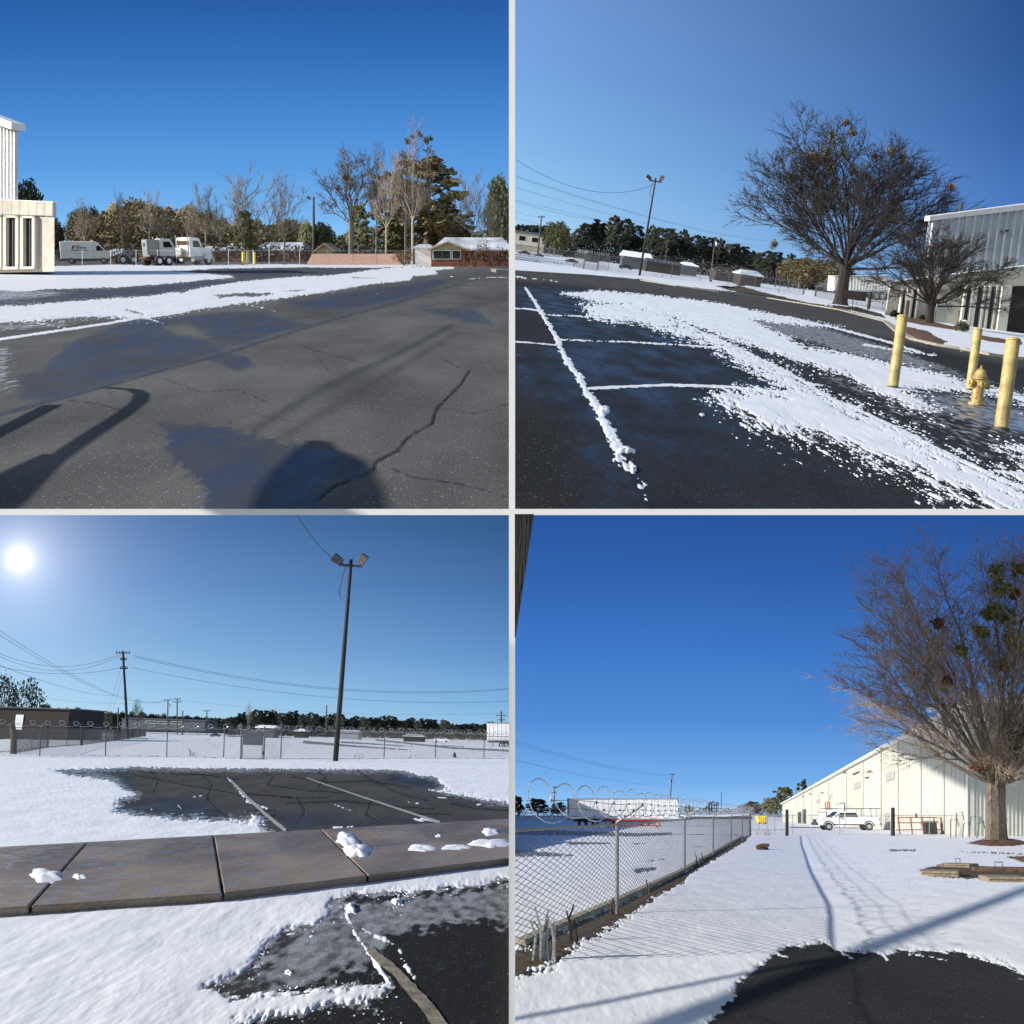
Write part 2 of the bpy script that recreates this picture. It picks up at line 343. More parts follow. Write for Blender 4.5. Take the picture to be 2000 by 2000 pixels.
# ------------------------------------------------------------------ noise and masks (numpy)
def vnoise(x, y, seed=0):
    xi = np.floor(x).astype(np.int64); yi = np.floor(y).astype(np.int64); xf = x-xi; yf = y-yi
    def h(a, b):
        n = (a*374761393+b*668265263+seed*1442695041) & 0xffffffff
        n = ((n ^ (n >> 13))*1274126177) & 0xffffffff; n = n ^ (n >> 16); return (n & 0xffff)/65535.0
    u = xf*xf*(3-2*xf); v = yf*yf*(3-2*yf)
    return (h(xi, yi)*(1-u)+h(xi+1, yi)*u)*(1-v)+(h(xi, yi+1)*(1-u)+h(xi+1, yi+1)*u)*v
def fbm(x, y, o=5, seed=0):
    s = 0; a = .5; t = 0
    for i in range(o): s = s+a*vnoise(x*2**i, y*2**i, seed+i*17); t += a; a *= .55
    return s/t-.5
def sdf_poly(PX, PY, poly):
    """signed distance in pixels of the reference view, positive inside"""
    x0, y0 = min(q[0] for q in poly), min(q[1] for q in poly); x1, y1 = max(q[0] for q in poly), max(q[1] for q in poly)
    d = np.full(PX.shape, 1e9); ins = np.zeros(PX.shape, bool); n = len(poly)
    for i in range(n):
        ax, ay = poly[i]; bx, by = poly[(i+1) % n]; ex, ey = bx-ax, by-ay
        t = np.clip(((PX-ax)*ex+(PY-ay)*ey)/(ex*ex+ey*ey+1e-9), 0, 1)
        d = np.minimum(d, (PX-ax-t*ex)**2+((PY-ay-t*ey)*1.6)**2)
        if ay != by:
            c = (ay > PY) != (by > PY); ins ^= c & (PX < (bx-ax)*(PY-ay)/(by-ay)+ax)
    return np.where(ins, 1, -1)*np.sqrt(d)
def sdf_line(PX, PY, pts, w0, w1=None):
    w1 = w0 if w1 is None else w1; best = np.full(PX.shape, -1e9); n = len(pts)-1
    for i in range(n):
        ax, ay = pts[i]; bx, by = pts[i+1]; ex, ey = bx-ax, by-ay
        t = np.clip(((PX-ax)*ex+(PY-ay)*ey)/(ex*ex+ey*ey+1e-9), 0, 1)
        w = w0+(w1-w0)*(i+t)/n
        best = np.maximum(best, w-np.hypot(PX-ax-t*ex, (PY-ay-t*ey)*1.3))
    return best
def terrace(p, spec, step=2.0, bottom=1000.0, cx=None):
    q = PAN[p]; left = p in (1, 3)
    lo = -70 if p == 1 else -140
    px = np.arange(lo, 1000+step, step) if left else np.arange(1000, 2140+step, step)
    px = np.clip(px, lo if left else 1000, 1000 if left else 2140)
    # distance below the horizon, rows
    d = [.9, 1.3, 1.8, 2.5, 3.3, 4.2, 5.2, 6.3, 7.5, 8.8, 10.2, 11.6, 13]
    maxd = max(bottom-hor(p, x) for x in (px[0], px[-1]))
    while d[-1] < maxd: d.append(d[-1]+min(step, 1.4+.0*d[-1]) if d[-1] < 60 else d[-1]+step*(.9 if p < 3 else 1.0))
    d = np.array(d)[::-1]
    PX, D = np.meshgrid(px, d); HOR = 1000-F*(q['a']*U(PX)+q['b']); PY = HOR+D
    if p < 3:   # the terrace is cut off at the rail
        k = (PY > 999.5); PY = np.where(k, 999.5, PY); D = PY-HOR
    y = q['H']*F/D; y = np.minimum(y, {1: 899, 2: 904, 3: 1499, 4: 699}[p]); x = U(PX)*y
    z = q['a']*x+q['b']*y-q['H']
    gx, gy = x/q['k'], y/q['k']/4
    amp = np.clip(D, 4, 400)
    n1 = fbm(gx*1.2, gy*1.2, 5, p*7); n2 = fbm(gx*9, gy*9, 4, p*7+3); n3 = fbm(gx*30, gy*30, 3, p*7+5)
    wob = amp*(.10*n1+.05*n2+.02*n3)
    Sn = np.full(PX.shape, -1e3) if not spec.get('all') else np.full(PX.shape, 60.0)
    SP = Sn.copy()
    for it in spec['snow']:
        kind, pts = it[0], zp(p, it[1]); fr = it[2] if len(it) > 2 else .0
        nz = wob+amp*fr*(n2*.8+n3*.9)
        if kind in '+-':
            sp_ = sdf_poly(PX, PY, pts)
            Sn, SP = (np.maximum(Sn, sp_+nz), np.maximum(SP, sp_+nz)) if kind == '+' else (np.minimum(Sn, -sp_+nz), np.minimum(SP, -sp_+nz))
        elif kind == 'l': Sn = np.maximum(Sn, sdf_line(PX, PY, pts, it[3]/Z*.62, it[4]/Z*.62)+amp*fr*(n2*.5+n3*.5))
        elif kind == 'c': Sn = np.minimum(Sn, -(sdf_line(PX, PY, pts, it[3]/Z, it[4]/Z)+amp*fr*(n2+n3)))
    att = {}
    for nm in ('wet', 'slush', 'dirt', 'crack', 'dark'):
        A = np.zeros(PX.shape)
        for it in spec.get(nm, []):
            kind, pts = it[0], zp(p, it[1]) if it[1] else None; val = it[2]; soft = it[3]
            if kind == 'all': A[:] = val; continue
            s = sdf_poly(PX, PY, pts) if kind in '+-' else sdf_line(PX, PY, pts, it[4]/Z, it[5]/Z)
            t = np.clip(.5+(s+(wob if kind in '+-' else amp*.01*n3*2))/(2*soft*np.clip(amp/100, .12, 4)), 0, 1)
            A = A*(1-t)+val*t if kind in '-+' else np.maximum(A, val*t)
            if kind == '-': pass
        att[nm] = A
    edge0 = np.clip(amp*spec.get('edge', .05), .8, 22)
    fr_ = np.clip(1+SP/np.minimum(edge0*spec.get('fringe', 1.6), spec.get('fmax', 16)), 0, 1)*spec.get('fval', .56)
    att['slush'] = np.maximum(att['slush'], np.where(Sn > 0, .5, fr_))
    rows, cols = PX.shape
    def grid(name, zz, keep, material, smooth=True):
        idx = np.arange(rows*cols).reshape(rows, cols)
        a, b, c, e = idx[:-1, :-1], idx[:-1, 1:], idx[1:, 1:], idx[1:, :-1]
        if keep is not None:
            kk = keep[:-1, :-1] | keep[:-1, 1:] | keep[1:, 1:] | keep[1:, :-1]
        else: kk = np.ones(a.shape, bool)
        if p < 3: kk &= ~((PY[:-1, :-1] >= 999.4) & (PY[1:, 1:] >= 999.4) & (PY[:-1, 1:] >= 999.4) & (PY[1:, :-1] >= 999.4))
        fc = np.stack([a[kk], b[kk], c[kk], e[kk]], 1)
        used = np.unique(fc); remap = np.zeros(rows*cols, np.int64); remap[used] = np.arange(len(used)); fc = remap[fc]
        co = np.stack([x.ravel(), y.ravel(), zz.ravel()], 1)[used]
        me = bpy.data.meshes.new(name); me.vertices.add(len(co)); me.vertices.foreach_set('co', co.ravel().astype(np.float32))
        me.loops.add(fc.size); me.loops.foreach_set('vertex_index', fc.ravel().astype(np.int32))
        me.polygons.add(len(fc)); me.polygons.foreach_set('loop_start', np.arange(0, fc.size, 4, dtype=np.int32)); me.polygons.foreach_set('loop_total', np.full(len(fc), 4, np.int32))
        me.update(calc_edges=True); me.validate()
        if smooth: me.polygons.foreach_set('use_smooth', np.ones(len(fc), bool))
        me.materials.append(material)
        o = bpy.data.objects.new(name, me); COL.objects.link(o); tag(o, kind='structure')
        return o, used
    crk = att['crack']
    o, used = grid(spec['name'], z-.004*q['k']*np.clip(crk, 0, 1), None, asphalt_material('asphalt_%d' % p, .25, q['k'], spec.get('gloss', 1), spec.get('black', 1), spec.get('blotch', 1.1)))
    for nm, A in att.items():
        at = o.data.attributes.new(nm, 'FLOAT', 'POINT'); at.data.foreach_set('value', A.ravel()[used].astype(np.float32))
    th = spec.get('thick', .009)
    edge = np.clip(amp*spec.get('edge', .05), .8, 22)
    s = np.clip(Sn/edge, -1, 1); prof = np.where(s > 0, np.clip(s*(2-s), 0, 1)*.75+.25*np.clip(s*6, 0, 1), s)
    rel = spec.get('relief', .012)
    zz = z+th*prof+np.where(s > 0, s, 0)*rel*q['k']*(n1*1.6+n2*.8+n3*.15)*np.clip(D/25, 0, 1)
    for it in spec.get('lumps', []):
        pass
    if spec.get('grains'):   # loose crumbs of snow around the melting edges
        rng = np.random.default_rng(4); band = (Sn < 0) & (SP > -edge*3) & (SP < 2) & (D > 12) & (PY < 1000 if p < 3 else PY < 2040)
        ii = np.argwhere(band); wgt = (1.001+np.minimum(SP[band], 0)/(edge[band]*3))**3*D[band]**.5; pick = rng.choice(len(ii), size=min(spec['grains'], len(ii)), replace=False, p=wgt/wgt.sum()); mb = MB()
        for a_, b_ in ii[pick]:
            cx_, cy_, cz_ = x[a_, b_], y[a_, b_], z[a_, b_]; px_ = y[a_, b_]/F; r_ = px_*(.4+rng.random()**4*2.6)*min(1.25, .35+D[a_, b_]/260)
            jx, jy = rng.normal(0, 1.2)*px_, rng.normal(0, 3)*px_; bs = [(cx_+jx+r_*math.cos(t+.3)*rng.uniform(.7, 1.3), cy_+jy+r_*2.4*math.sin(t+.3)*rng.uniform(.7, 1.3)) for t in (0, 1.26, 2.5, 3.77, 5.0)]
            gzf = lambda X_, Y_: q['a']*X_+q['b']*Y_-q['H']
            mb.add([(X_, Y_, gzf(X_, Y_)-.001) for X_, Y_ in bs]+[(cx_+jx, cy_+jy, gzf(cx_+jx, cy_+jy)+r_*.55)], [(0,1,5),(1,2,5),(2,3,5),(3,4,5),(4,0,5)])
        o_ = mb.build('snow_crumbs', snow_material('snow_crumbs_%d' % p, 1, 1, .95)); tag(o_, kind='stuff')
    grid('snow', zz, Sn > -edge, snow_material('snow_%d' % p, .25, q['k'], spec.get('tone', 1.0)))
    return Sn
T1 = dict(name='parking_lot', gloss=1.5, grains=1800, tone=.76, snow=[
    ('+', [(-140,1015),(175,1005),(420,999),(700,1002),(930,997),(1530,998),(2000,994),(2000,1002),(1700,1004),(1540,1006),(1400,1010),(1150,1008),(850,1012),(660,1022),(870,1040),(890,1047),(780,1055),(600,1072),(440,1085),(170,1090),(100,1100),(-140,1090)], .06),
    ('c', [(650,1022),(760,1026),(860,1028)], .02, 3, 2),
    ('+', [(-140,1168),(0,1158),(180,1145),(330,1132),(560,1118),(700,1100),(760,1085),(960,1058),(1100,1045),(1250,1040),(1330,1030),(1400,1018),(1500,1009),(1700,1007),(1720,1012),(1640,1020),(1650,1033),(1560,1043),(1545,1058),(1450,1066),(1330,1083),(1230,1102),(1100,1120),(960,1138),(800,1160),(660,1182),(560,1196),(480,1198),(300,1196),(120,1212),(-140,1224)], .10),
    ('-', [(800,1112),(900,1104),(1010,1106),(1060,1112),(960,1118),(830,1122)], .10),
    ('-', [(1020,1100),(1130,1094),(1190,1092),(1120,1102)], .08),
    ('c', [(1330,1048),(1440,1050)], .02, 3, 1), ('c', [(480,1170),(540,1185)], .05, 5, 3),
    ('l', [(-140,1300),(0,1280),(150,1258),(300,1236),(420,1218),(520,1200),(620,1188),(700,1176)], .03, 10, 6),
    ('l', [(500,1190),(560,1203),(615,1220)], .02, 5, 2), ('l', [(130,1218),(260,1240)], .02, 3, 2),
    ('l', [(930,1150),(1010,1165),(1050,1180)], .05, 2, 1), ('l', [(1760,1054),(1830,1047),(1920,1046)], .05, 2, 1), ('l', [(1540,1085),(1560,1087)], .0, 2, 2), ('l', [(1400,1106),(1425,1108)], .0, 2, 2), ('l', [(1690,1042),(1710,1044)], .0, 2, 2)],
    wet=[('+', [(60,1370),(200,1330),(330,1265),(480,1212),(620,1198),(850,1172),(1000,1180),(1170,1225),(1050,1262),(850,1322),(600,1398),(350,1470),(180,1515),(80,1500)], 1, 12),
         ('+', [(70,1290),(190,1275),(210,1320),(150,1400),(60,1390)], 0, 10), ('+', [(620,1235),(700,1215),(860,1300),(760,1290),(660,1262)], .2, 12),
         ('+', [(780,1345),(930,1342),(962,1385),(900,1396),(800,1362)], 1, 8),
         ('+', [(1060,1140),(1250,1110),(1500,1075),(1650,1050),(1700,1060),(1600,1110),(1420,1155),(1300,1175),(1150,1165)], .9, 20),
         ('+', [(560,1575),(800,1600),(920,1625),(1180,1680),(1410,1750),(1390,1790),(1250,1830),(1190,1990),(810,1990),(760,1830),(660,1750),(640,1680)], .95, 8),
         ('+', [(1560,1160),(1800,1165),(1850,1215),(1932,1230),(2000,1245),(1800,1225),(1690,1200)], .95, 12),
         ('+', [(-140,1100),(170,1092),(440,1087),(800,1056),(960,1058),(760,1085),(560,1118),(330,1132),(-140,1165)], .8, 10),
         ('+', [(850,1014),(1400,1012),(1330,1028),(1250,1038),(900,1055),(890,1046)], .55, 6),
         ('l', [(-140,1600),(0,1560),(350,1465),(850,1330),(1180,1225),(1440,1155),(1800,1050)], 1, 3, 10, 2),
         ('l', [(960,1620),(1200,1475),(1480,1345),(1700,1230)], .60, 3.5, 16, 8), ('l', [(1080,1640),(1450,1420),(1720,1260)], .56, 4, 14, 8),
         ('l', [(400,1470),(470,1545),(540,1570)], .8, 6, 12, 8)],
    slush=[('+', [(-140,1092),(170,1090),(300,1110),(0,1140),(-140,1140)], .62, 14), ('+', [(-140,1290),(40,1300),(60,1370),(60,1480),(-140,1520)], .55, 12), ('+', [(-140,1225),(130,1212),(300,1215),(250,1235),(-140,1262)], .55, 8)],
    crack=[('l', [(1932,1520),(1800,1560),(1650,1540)], .7, .4, 1.6, 1.4), ('l', [(620,1430),(760,1480),(900,1470),(1010,1520)], .7, .4, 1.5, 1.5), ('l', [(1050,1260),(1180,1320),(1240,1400)], .7, .4, 1.4, 1.4), ('l', [(860,1600),(950,1560),(1100,1590)], .6, .4, 1.4, 1.4), ('l', [(1420,1745),(1560,1800),(1760,1830),(2000,1900)], .7, .4, 1.6, 1.4), ('l', [(1770,1400),(1740,1450),(1690,1500),(1650,1540),(1630,1600),(1540,1650),(1500,1700),(1420,1740),(1410,1775),(1270,1830),(1190,1890),(1180,1990)], 1, .9, 4, 8), ('l', [(260,1510),(380,1525),(460,1550)], .9, .5, 1.8, 1.8),
           ('l', [(-140,1610),(0,1568),(350,1473),(850,1336),(1180,1231),(1440,1160),(1800,1055)], .8, .8, 4, 1.2), ('l', [(1180,1320),(1300,1350),(1400,1378)], .8, .5, 1.6, 1.4), ('l', [(1680,1360),(1740,1390)], .8, .5, 1.6, 1.4)],
    dark=[('all', None, .0, 1), ('l', [(960,1620),(1200,1475),(1480,1345),(1700,1230)], .75, 3.5, 13, 9), ('l', [(1080,1640),(1250,1540),(1450,1420),(1720,1260)], .6, 4, 15, 9), ('+', [(1100,1130),(1500,1060),(1932,1010),(2000,1010),(2000,1040),(1800,1055),(1440,1160),(1200,1215),(1050,1180)], .55, 25), ('+', [(850,1010),(1400,1010),(1250,1040),(900,1056)], .5, 8), ('+', [(1380,1500),(1560,1540),(1620,1600),(1500,1620)], .5, 30), ('+', [(1720,1110),(1932,1105),(1932,1135),(1800,1140)], .7, 30)])
T2 = dict(name='service_road', gloss=.6, black=.45, fringe=3.0, fmax=22, fval=.54, blotch=.7, grains=5000, tone=.93, snow=[
    ('+', [(-60,850),(2140,850),(2140,1372),(1932,1352),(1800,1336),(1690,1314),(1600,1300),(1500,1277),(1440,1244),(1400,1208),(1230,1160),(1100,1138),(900,1106),(760,1092),(620,1078),(480,1052),(250,1034),(-60,1015)], .05),
    ('-', [(780,1085),(860,1078),(960,1106),(1090,1135),(1100,1140),(900,1112)], .05),
    ('-', [(1180,1150),(1300,1158),(1400,1185),(1410,1200),(1240,1164)], .08),
    ('c', [(560,925),(900,1020),(1060,1070)], .05, 3, 2), ('c', [(300,950),(600,985),(760,1010)], .05, 3, 2), ('c', [(60,960),(300,975)], .05, 2, 2),
    ('-', [(1425,1228),(1500,1236),(1570,1252),(1645,1290),(1625,1300),(1540,1286),(1465,1262)], .1),
    ('l', [(20,1048),(130,1055),(170,1062)], .1, 2, 2), ('l', [(-60,1040),(60,1045)], .1, 3, 2),
    ('+', [(190,1108),(330,1095),(520,1112),(700,1132),(860,1160),(1000,1190),(1250,1235),(1100,1228),(900,1205),(960,1235),(1010,1262),(1100,1300),(1300,1345),(1430,1372),(1560,1395),(1700,1440),(2140,1520),(2140,1560),(1932,1520),(1780,1484),(1700,1472),(1600,1466),(1480,1472),(1620,1552),(1540,1545),(1400,1490),(1250,1408),(1050,1350),(900,1300),(780,1262),(700,1235),(560,1180),(450,1150),(330,1140)], .24),
    ('l', [(700,1150),(880,1172),(1060,1200),(1250,1245),(1420,1290),(1540,1330)], .10, 5, 9), ('l', [(1330,1300),(1450,1320),(1600,1340)], .16, 8, 3),
    ('+', [(260,1150),(450,1140),(600,1200),(820,1300),(1050,1410),(1200,1500),(1400,1590),(1600,1690),(1800,1790),(2140,1930),(2140,2050),(1850,1935),(1700,1860),(1500,1770),(1300,1705),(1100,1645),(950,1605),(850,1552),(770,1492),(860,1470),(1060,1480),(960,1420),(860,1370),(760,1305),(620,1262),(480,1218),(300,1195)], .40),
    ('l', [(50,1085),(100,1160),(165,1270),(200,1350),(270,1450),(320,1540),(360,1620),(400,1690)], .12, 5, 26), ('l', [(390,1690),(460,1702)], .06, 14, 6),
    ('l', [(455,1745),(458,1790)], .1, 8, 8), ('l', [(400,1720),(470,1810),(520,1900)], .16, 3, 1),
    ('l', [(-60,1162),(60,1165),(100,1172)], .02, 4, 6), ('l', [(120,1187),(400,1200),(600,1216)], .05, 3, 6), ('l', [(-60,1286),(60,1292),(165,1302)], .02, 5, 4),
    ('l', [(180,1282),(450,1290),(800,1312)], .05, 3, 6), ('l', [(290,1464),(420,1458),(600,1452),(800,1458),(1000,1478),(1140,1492)], .02, 7, 10),
    ('l', [(450,1140),(600,1200),(820,1300),(1050,1410),(1200,1500),(1400,1590),(1600,1690),(1800,1790),(2140,1930)], .04, 5, 18),
    ('l', [(1800,1770),(1860,1782),(2100,1800)], .04, 8, 12), ('+', [(1870,1690),(2000,1690),(2140,1730),(2140,1770),(1960,1750)], .4)],
    wet=[('all', None, .42, 1), ('+', [(-60,1020),(480,1060),(780,1180),(960,1420),(1000,1700),(480,1900),(-60,1900)], .72, 90), ('+', [(-60,1320),(120,1320),(230,1990),(-60,1990)], .12, 16), ('+', [(100,1100),(300,1200),(800,1310),(980,1440),(290,1465),(170,1270)], .92, 30), ('+', [(-60,1010),(250,1040),(480,1060),(760,1100),(1100,1150),(1400,1215),(1640,1280),(2140,1350),(2140,1480),(1700,1400),(1300,1290),(1000,1205),(700,1140),(300,1090),(-60,1070)], .25, 12),
         ('+', [(12,1330),(200,1360),(290,1520),(12,1480)], .95, 30), ('+', [(12,1180),(100,1180),(160,1290),(12,1285)], .3, 20), ('+', [(1480,1450),(1932,1540),(2140,1640),(2140,1760),(1600,1560)], .75, 15)],
    slush=[('+', [(1100,1395),(1250,1400),(1420,1480),(1650,1570),(1932,1680),(2140,1760),(2140,1860),(1932,1800),(1700,1720),(1400,1560),(1200,1470)], .55, 30),
           ('+', [(640,1170),(900,1190),(1200,1240),(1500,1330),(1700,1405),(1932,1470),(1500,1390),(1280,1340),(1010,1262),(820,1200)], .66, 12),
           ('+', [(1470,1458),(1700,1475),(1932,1530),(2140,1560),(2140,1690),(1932,1650),(1700,1600),(1560,1545)], .60, 14),
           ('+', [(560,1440),(700,1440),(800,1560),(1000,1650),(1300,1750),(1600,1850),(1850,1960),(1600,1900),(1250,1760),(900,1650),(700,1580)], .40, 30),
           ('+', [(480,1210),(640,1240),(820,1320),(950,1400),(1000,1460),(860,1440),(760,1340)], .42, 20)],
    dirt=[('+', [(770,1080),(960,1090),(1100,1135),(1400,1190),(1410,1215),(1240,1170),(1000,1120),(860,1100)], 1, 6)],
    crack=[('l', [(60,1095),(105,1165),(170,1275),(205,1355),(275,1455),(325,1545),(370,1640),(410,1710),(480,1820),(560,1960)], .8, 4, 3, 9), ('l', [(290,1472),(800,1464)], .7, 3, 3, 3)],
    dark=[('all', None, .85, 1), ('+', [(-60,1010),(480,1050),(1100,1140),(1640,1270),(2140,1350),(2140,1420),(1500,1300),(900,1180),(480,1100),(-60,1050)], .25, 12)], relief=.010)
T3 = dict(name='ground', grains=900, gloss=.7, black=.75, fringe=5, fmax=30, fval=.72, all=True, snow=[
    ('-', [(190,972),(480,963),(1180,968),(1500,974),(1640,1000),(1690,1040),(1660,1050),(1850,1088),(2010,1102),(2010,1215),(1080,1250),(1010,1205),(985,1168),(960,1152),(940,1172),(850,1162),(700,1160),(560,1150),(430,1130),(450,1082),(510,1068),(410,1010),(250,992)], .10),
    ('l', [(860,1005),(940,1095),(1010,1120)], .06, 2, 3), ('l', [(930,1092),(1010,1118)], .05, 5, 2), ('l', [(1265,1105),(1320,1125)], .05, 5, 3), ('l', [(1620,1048),(1700,1062),(1830,1085)], .05, 4, 2),
    ('l', [(1540,1095),(1580,1100)], .05, 3, 2), ('l', [(1650,1075),(1690,1080)], .05, 4, 2), ('l', [(1800,1103),(1820,1106)], 0, 4, 3), ('l', [(1590,1158),(1650,1168)], .05, 6, 3), ('l', [(1560,1155),(1600,1170)], .05, 5, 3), ('l', [(1260,1190),(1330,1188)], .06, 3, 3),
    ('l', [(670,1105),(685,1120)], .0, 3, 2), ('l', [(730,1075),(765,1070)], .0, 2, 2),
    ('c', [(1150,868),(1350,885),(1560,898)], .12, 8, 2), ('c', [(1290,868),(1560,885)], .1, 5, 2), ('c', [(860,846),(1100,852)], .1, 3, 2), ('c', [(1420,860),(1700,890),(2010,905)], .08, 4, 5), ('c', [(1600,880),(1750,885)], .1, 3, 2),
    ('c', [(300,845),(560,856)], .1, 3, 3), ('c', [(0,905),(250,880),(320,878)], .12, 3, 2), ('c', [(100,850),(330,835),(560,822)], .1, 6, 3), ('c', [(-60,860),(100,848)], .1, 4, 3),
    ('c', [(200,920),(400,918),(640,922),(900,930),(1250,930),(1600,928),(2010,930)], .05, 1.6, 1.6),
    ('-', [(1255,1455),(1330,1448),(1640,1425),(1700,1420),(2010,1372),(2010,2060),(1500,2060),(1390,1850),(1480,1812),(1455,1785),(1200,1800),(1000,1830),(880,1832),(780,1792),(950,1722),(985,1655),(1060,1592),(1250,1535)], .04),
    ('-', [(900,1930),(1050,1900),(1300,1865),(1420,1850),(1500,2060),(860,2060)], .06),
    ('+', [(1480,1462),(1510,1462),(1518,1480),(1490,1485)], .0), ('+', [(1300,1482),(1335,1480),(1345,1500),(1310,1508)], .0),
    ('l', [(1310,1520),(1340,1590),(1420,1700),(1480,1790)], .05, 8, 14), ('l', [(1340,1560),(1500,1640),(1560,1760)], .08, 4, 10), ('l', [(1080,1590),(1180,1600)], .08, 4, 3),
    ('l', [(880,1830),(1100,1815),(1300,1800),(1470,1790)], .06, 12, 20)],
    wet=[('all', None, .35, 1), ('+', [(430,1090),(600,1080),(760,1100),(860,1150),(700,1160),(450,1130)], 1, 8), ('+', [(1450,990),(1600,1000),(1680,1035),(1600,1035),(1480,1015)], 1, 10), ('+', [(190,972),(480,965),(520,1060),(420,1010)], .8, 10), ('+', [(1200,1400),(2010,1370),(2010,2060),(1200,2060)], .35, 10), ('+', [(960,1140),(1650,1165),(1100,1200)], .7, 10)],
    slush=[('+', [(1255,1455),(1640,1425),(2010,1375),(2010,1600),(1850,1570),(1700,1565),(1500,1620),(1490,1780),(1000,1830),(780,1792),(950,1722),(985,1655),(1060,1592)], .75, 14),
           ('+', [(1310,1730),(1400,1760),(1400,1785),(1300,1780)], 0, 12), ('+', [(1510,1640),(1600,1700),(2010,1800),(1700,2000),(1560,1760)], 0, 12), ('+', [(200,972),(330,968),(480,1000),(440,1060),(420,1010)], .6, 12)],
    crack=[('l', [(420,968),(600,985),(760,990),(900,1010)], 1, .35, 2.4, 2.4), ('l', [(500,990),(700,1030),(880,1060),(1100,1075)], 1, .35, 2.4, 2.4), ('l', [(980,970),(1030,1000),(1010,1030),(1150,1050),(1300,1060)], 1, .35, 2.4, 2.4), ('l', [(1100,1000),(1250,1020),(1400,1015),(1550,1040)], 1, .35, 2.4, 2.4),
           ('l', [(900,1070),(1000,1068),(1100,1080),(1250,1075)], 1, .35, 2.6, 2.6), ('l', [(930,1130),(1040,1125),(1040,1145),(940,1142)], 1, .35, 2.8, 2.8), ('l', [(1080,1100),(1300,1090),(1480,1110),(1640,1120)], 1, .35, 2.6, 2.6), ('l', [(1180,968),(1230,1000),(1200,1040)], 1, .35, 2.4, 2.4), ('l', [(1350,975),(1400,1010),(1500,1060),(1620,1090)], 1, .35, 2.4, 2.4),
           ('l', [(760,990),(800,1030),(780,1080),(850,1150)], 1, .35, 2.6, 2.6), ('l', [(1120,1075),(1150,1130),(1120,1180)], 1, .35, 2.6, 2.6), ('l', [(1400,1090),(1380,1140),(1430,1170)], 1, .35, 2.6, 2.6), ('l', [(560,970),(600,1010),(580,1060)], 1, .35, 2, 2), ('l', [(1700,1100),(1800,1120),(2000,1130)], 1, .35, 2.6, 2.6), ('l', [(1500,1110),(1560,1140),(1700,1140)], 1, .35, 2.6, 2.6),
           ('l', [(1400,1660),(1440,1730),(1500,1800)], 1, 3, 14, 10)],
    dark=[('all', None, .30, 1), ('+', [(1300,1400),(2010,1370),(2010,2060),(800,2060),(900,1800)], 1, 20)], thick=.055, relief=.014, edge=.07)
T4 = dict(name='ground', gloss=.6, black=.8, all=True, snow=[
    ('-', [(640,2060),(720,1955),(830,1830),(900,1740),(1020,1645),(1190,1622),(1225,1655),(1380,1655),(1420,1672),(1460,1650),(1700,1668),(1850,1702),(1932,1745),(2140,1800),(2140,2060)], .05),
    ('l', [(1375,1625),(1415,1690)], .03, 14, 7), ('l', [(1215,1640),(1290,1690)], .08, 8, 3), ('l', [(980,1668),(1040,1678)], .03, 3, 2), ('l', [(1240,1650),(1180,1622)], .05, 6, 6), ('l', [(1500,1668),(1640,1690)], .06, 3, 2), ('l', [(1840,1700),(1932,1745)], .06, 6, 6),
    ('-', [(-60,1690),(250,1545),(400,1482),(640,1362),(870,1226),(905,1216),(885,1242),(715,1345),(575,1440),(415,1542),(245,1640),(115,1725),(-60,1800)], .14),
    ('c', [(-60,1205),(200,1212),(480,1218),(600,1214)], .10, 15, 6), ('c', [(-60,1292),(120,1290),(220,1296)], .12, 17, 5), ('c', [(-60,1275),(100,1278)], .1, 5, 2),
    ('c', [(220,1250),(370,1250)], .06, 8, 4), ('c', [(470,1354),(540,1345)], .08, 11, 7), ('c', [(520,1318),(590,1308)], .06, 4, 2), ('c', [(560,1215),(870,1219)], .04, 2, 2), ('c', [(460,1252),(510,1252)], .04, 4, 2), ('c', [(690,1262),(730,1264)], .04, 3, 2),
    ('c', [(1430,1277),(1520,1276)], .08, 6, 5), ('c', [(1700,1282),(1850,1288),(2140,1292)], .08, 2, 4), ('c', [(1050,1190),(1932,1200)], .02, 3, 3),
    ('-', [(1720,1250),(1780,1232),(1900,1238),(1960,1252),(1880,1262),(1760,1256)], .06), ('-', [(1870,1300),(2140,1290),(2140,1330),(1920,1318)], .06),
    ('-', [(1540,1352),(1640,1325),(1760,1335),(2140,1362),(2140,1408),(1700,1385),(1580,1372)], .03)],
    wet=[('all', None, .55, 1), ('+', [(700,1600),(2140,1640),(2140,2060),(600,2060)], .15, 4)],
    dirt=[('+', [(-140,1650),(250,1500),(400,1440),(640,1330),(870,1200),(930,1200),(880,1260),(700,1370),(560,1460),(400,1560),(230,1660),(-140,1800)], 1, 4), ('+', [(1680,1225),(2140,1220),(2140,1440),(1480,1400),(1600,1290),(1700,1265)], 1, 3)],
    slush=[('+', [(-140,1190),(600,1205),(600,1225),(-140,1225)], .5, 8), ('+', [(-140,1270),(260,1270),(260,1305),(-140,1305)], .55, 8)],
    crack=[('l', [(1290,1720),(1310,1800),(1300,1840),(1360,1932),(1400,1990)], .8, 3, 3, 6), ('l', [(900,1900),(1000,1932)], .6, 3, 2, 2)],
    dark=[('all', None, .6, 1), ('+', [(600,1600),(2140,1600),(2140,2060),(600,2060)], .86, 5)], thick=.016, relief=.012)
terrace(1, T1); terrace(2, T2); terrace(3, T3, bottom=2110); terrace(4, T4, bottom=2110)
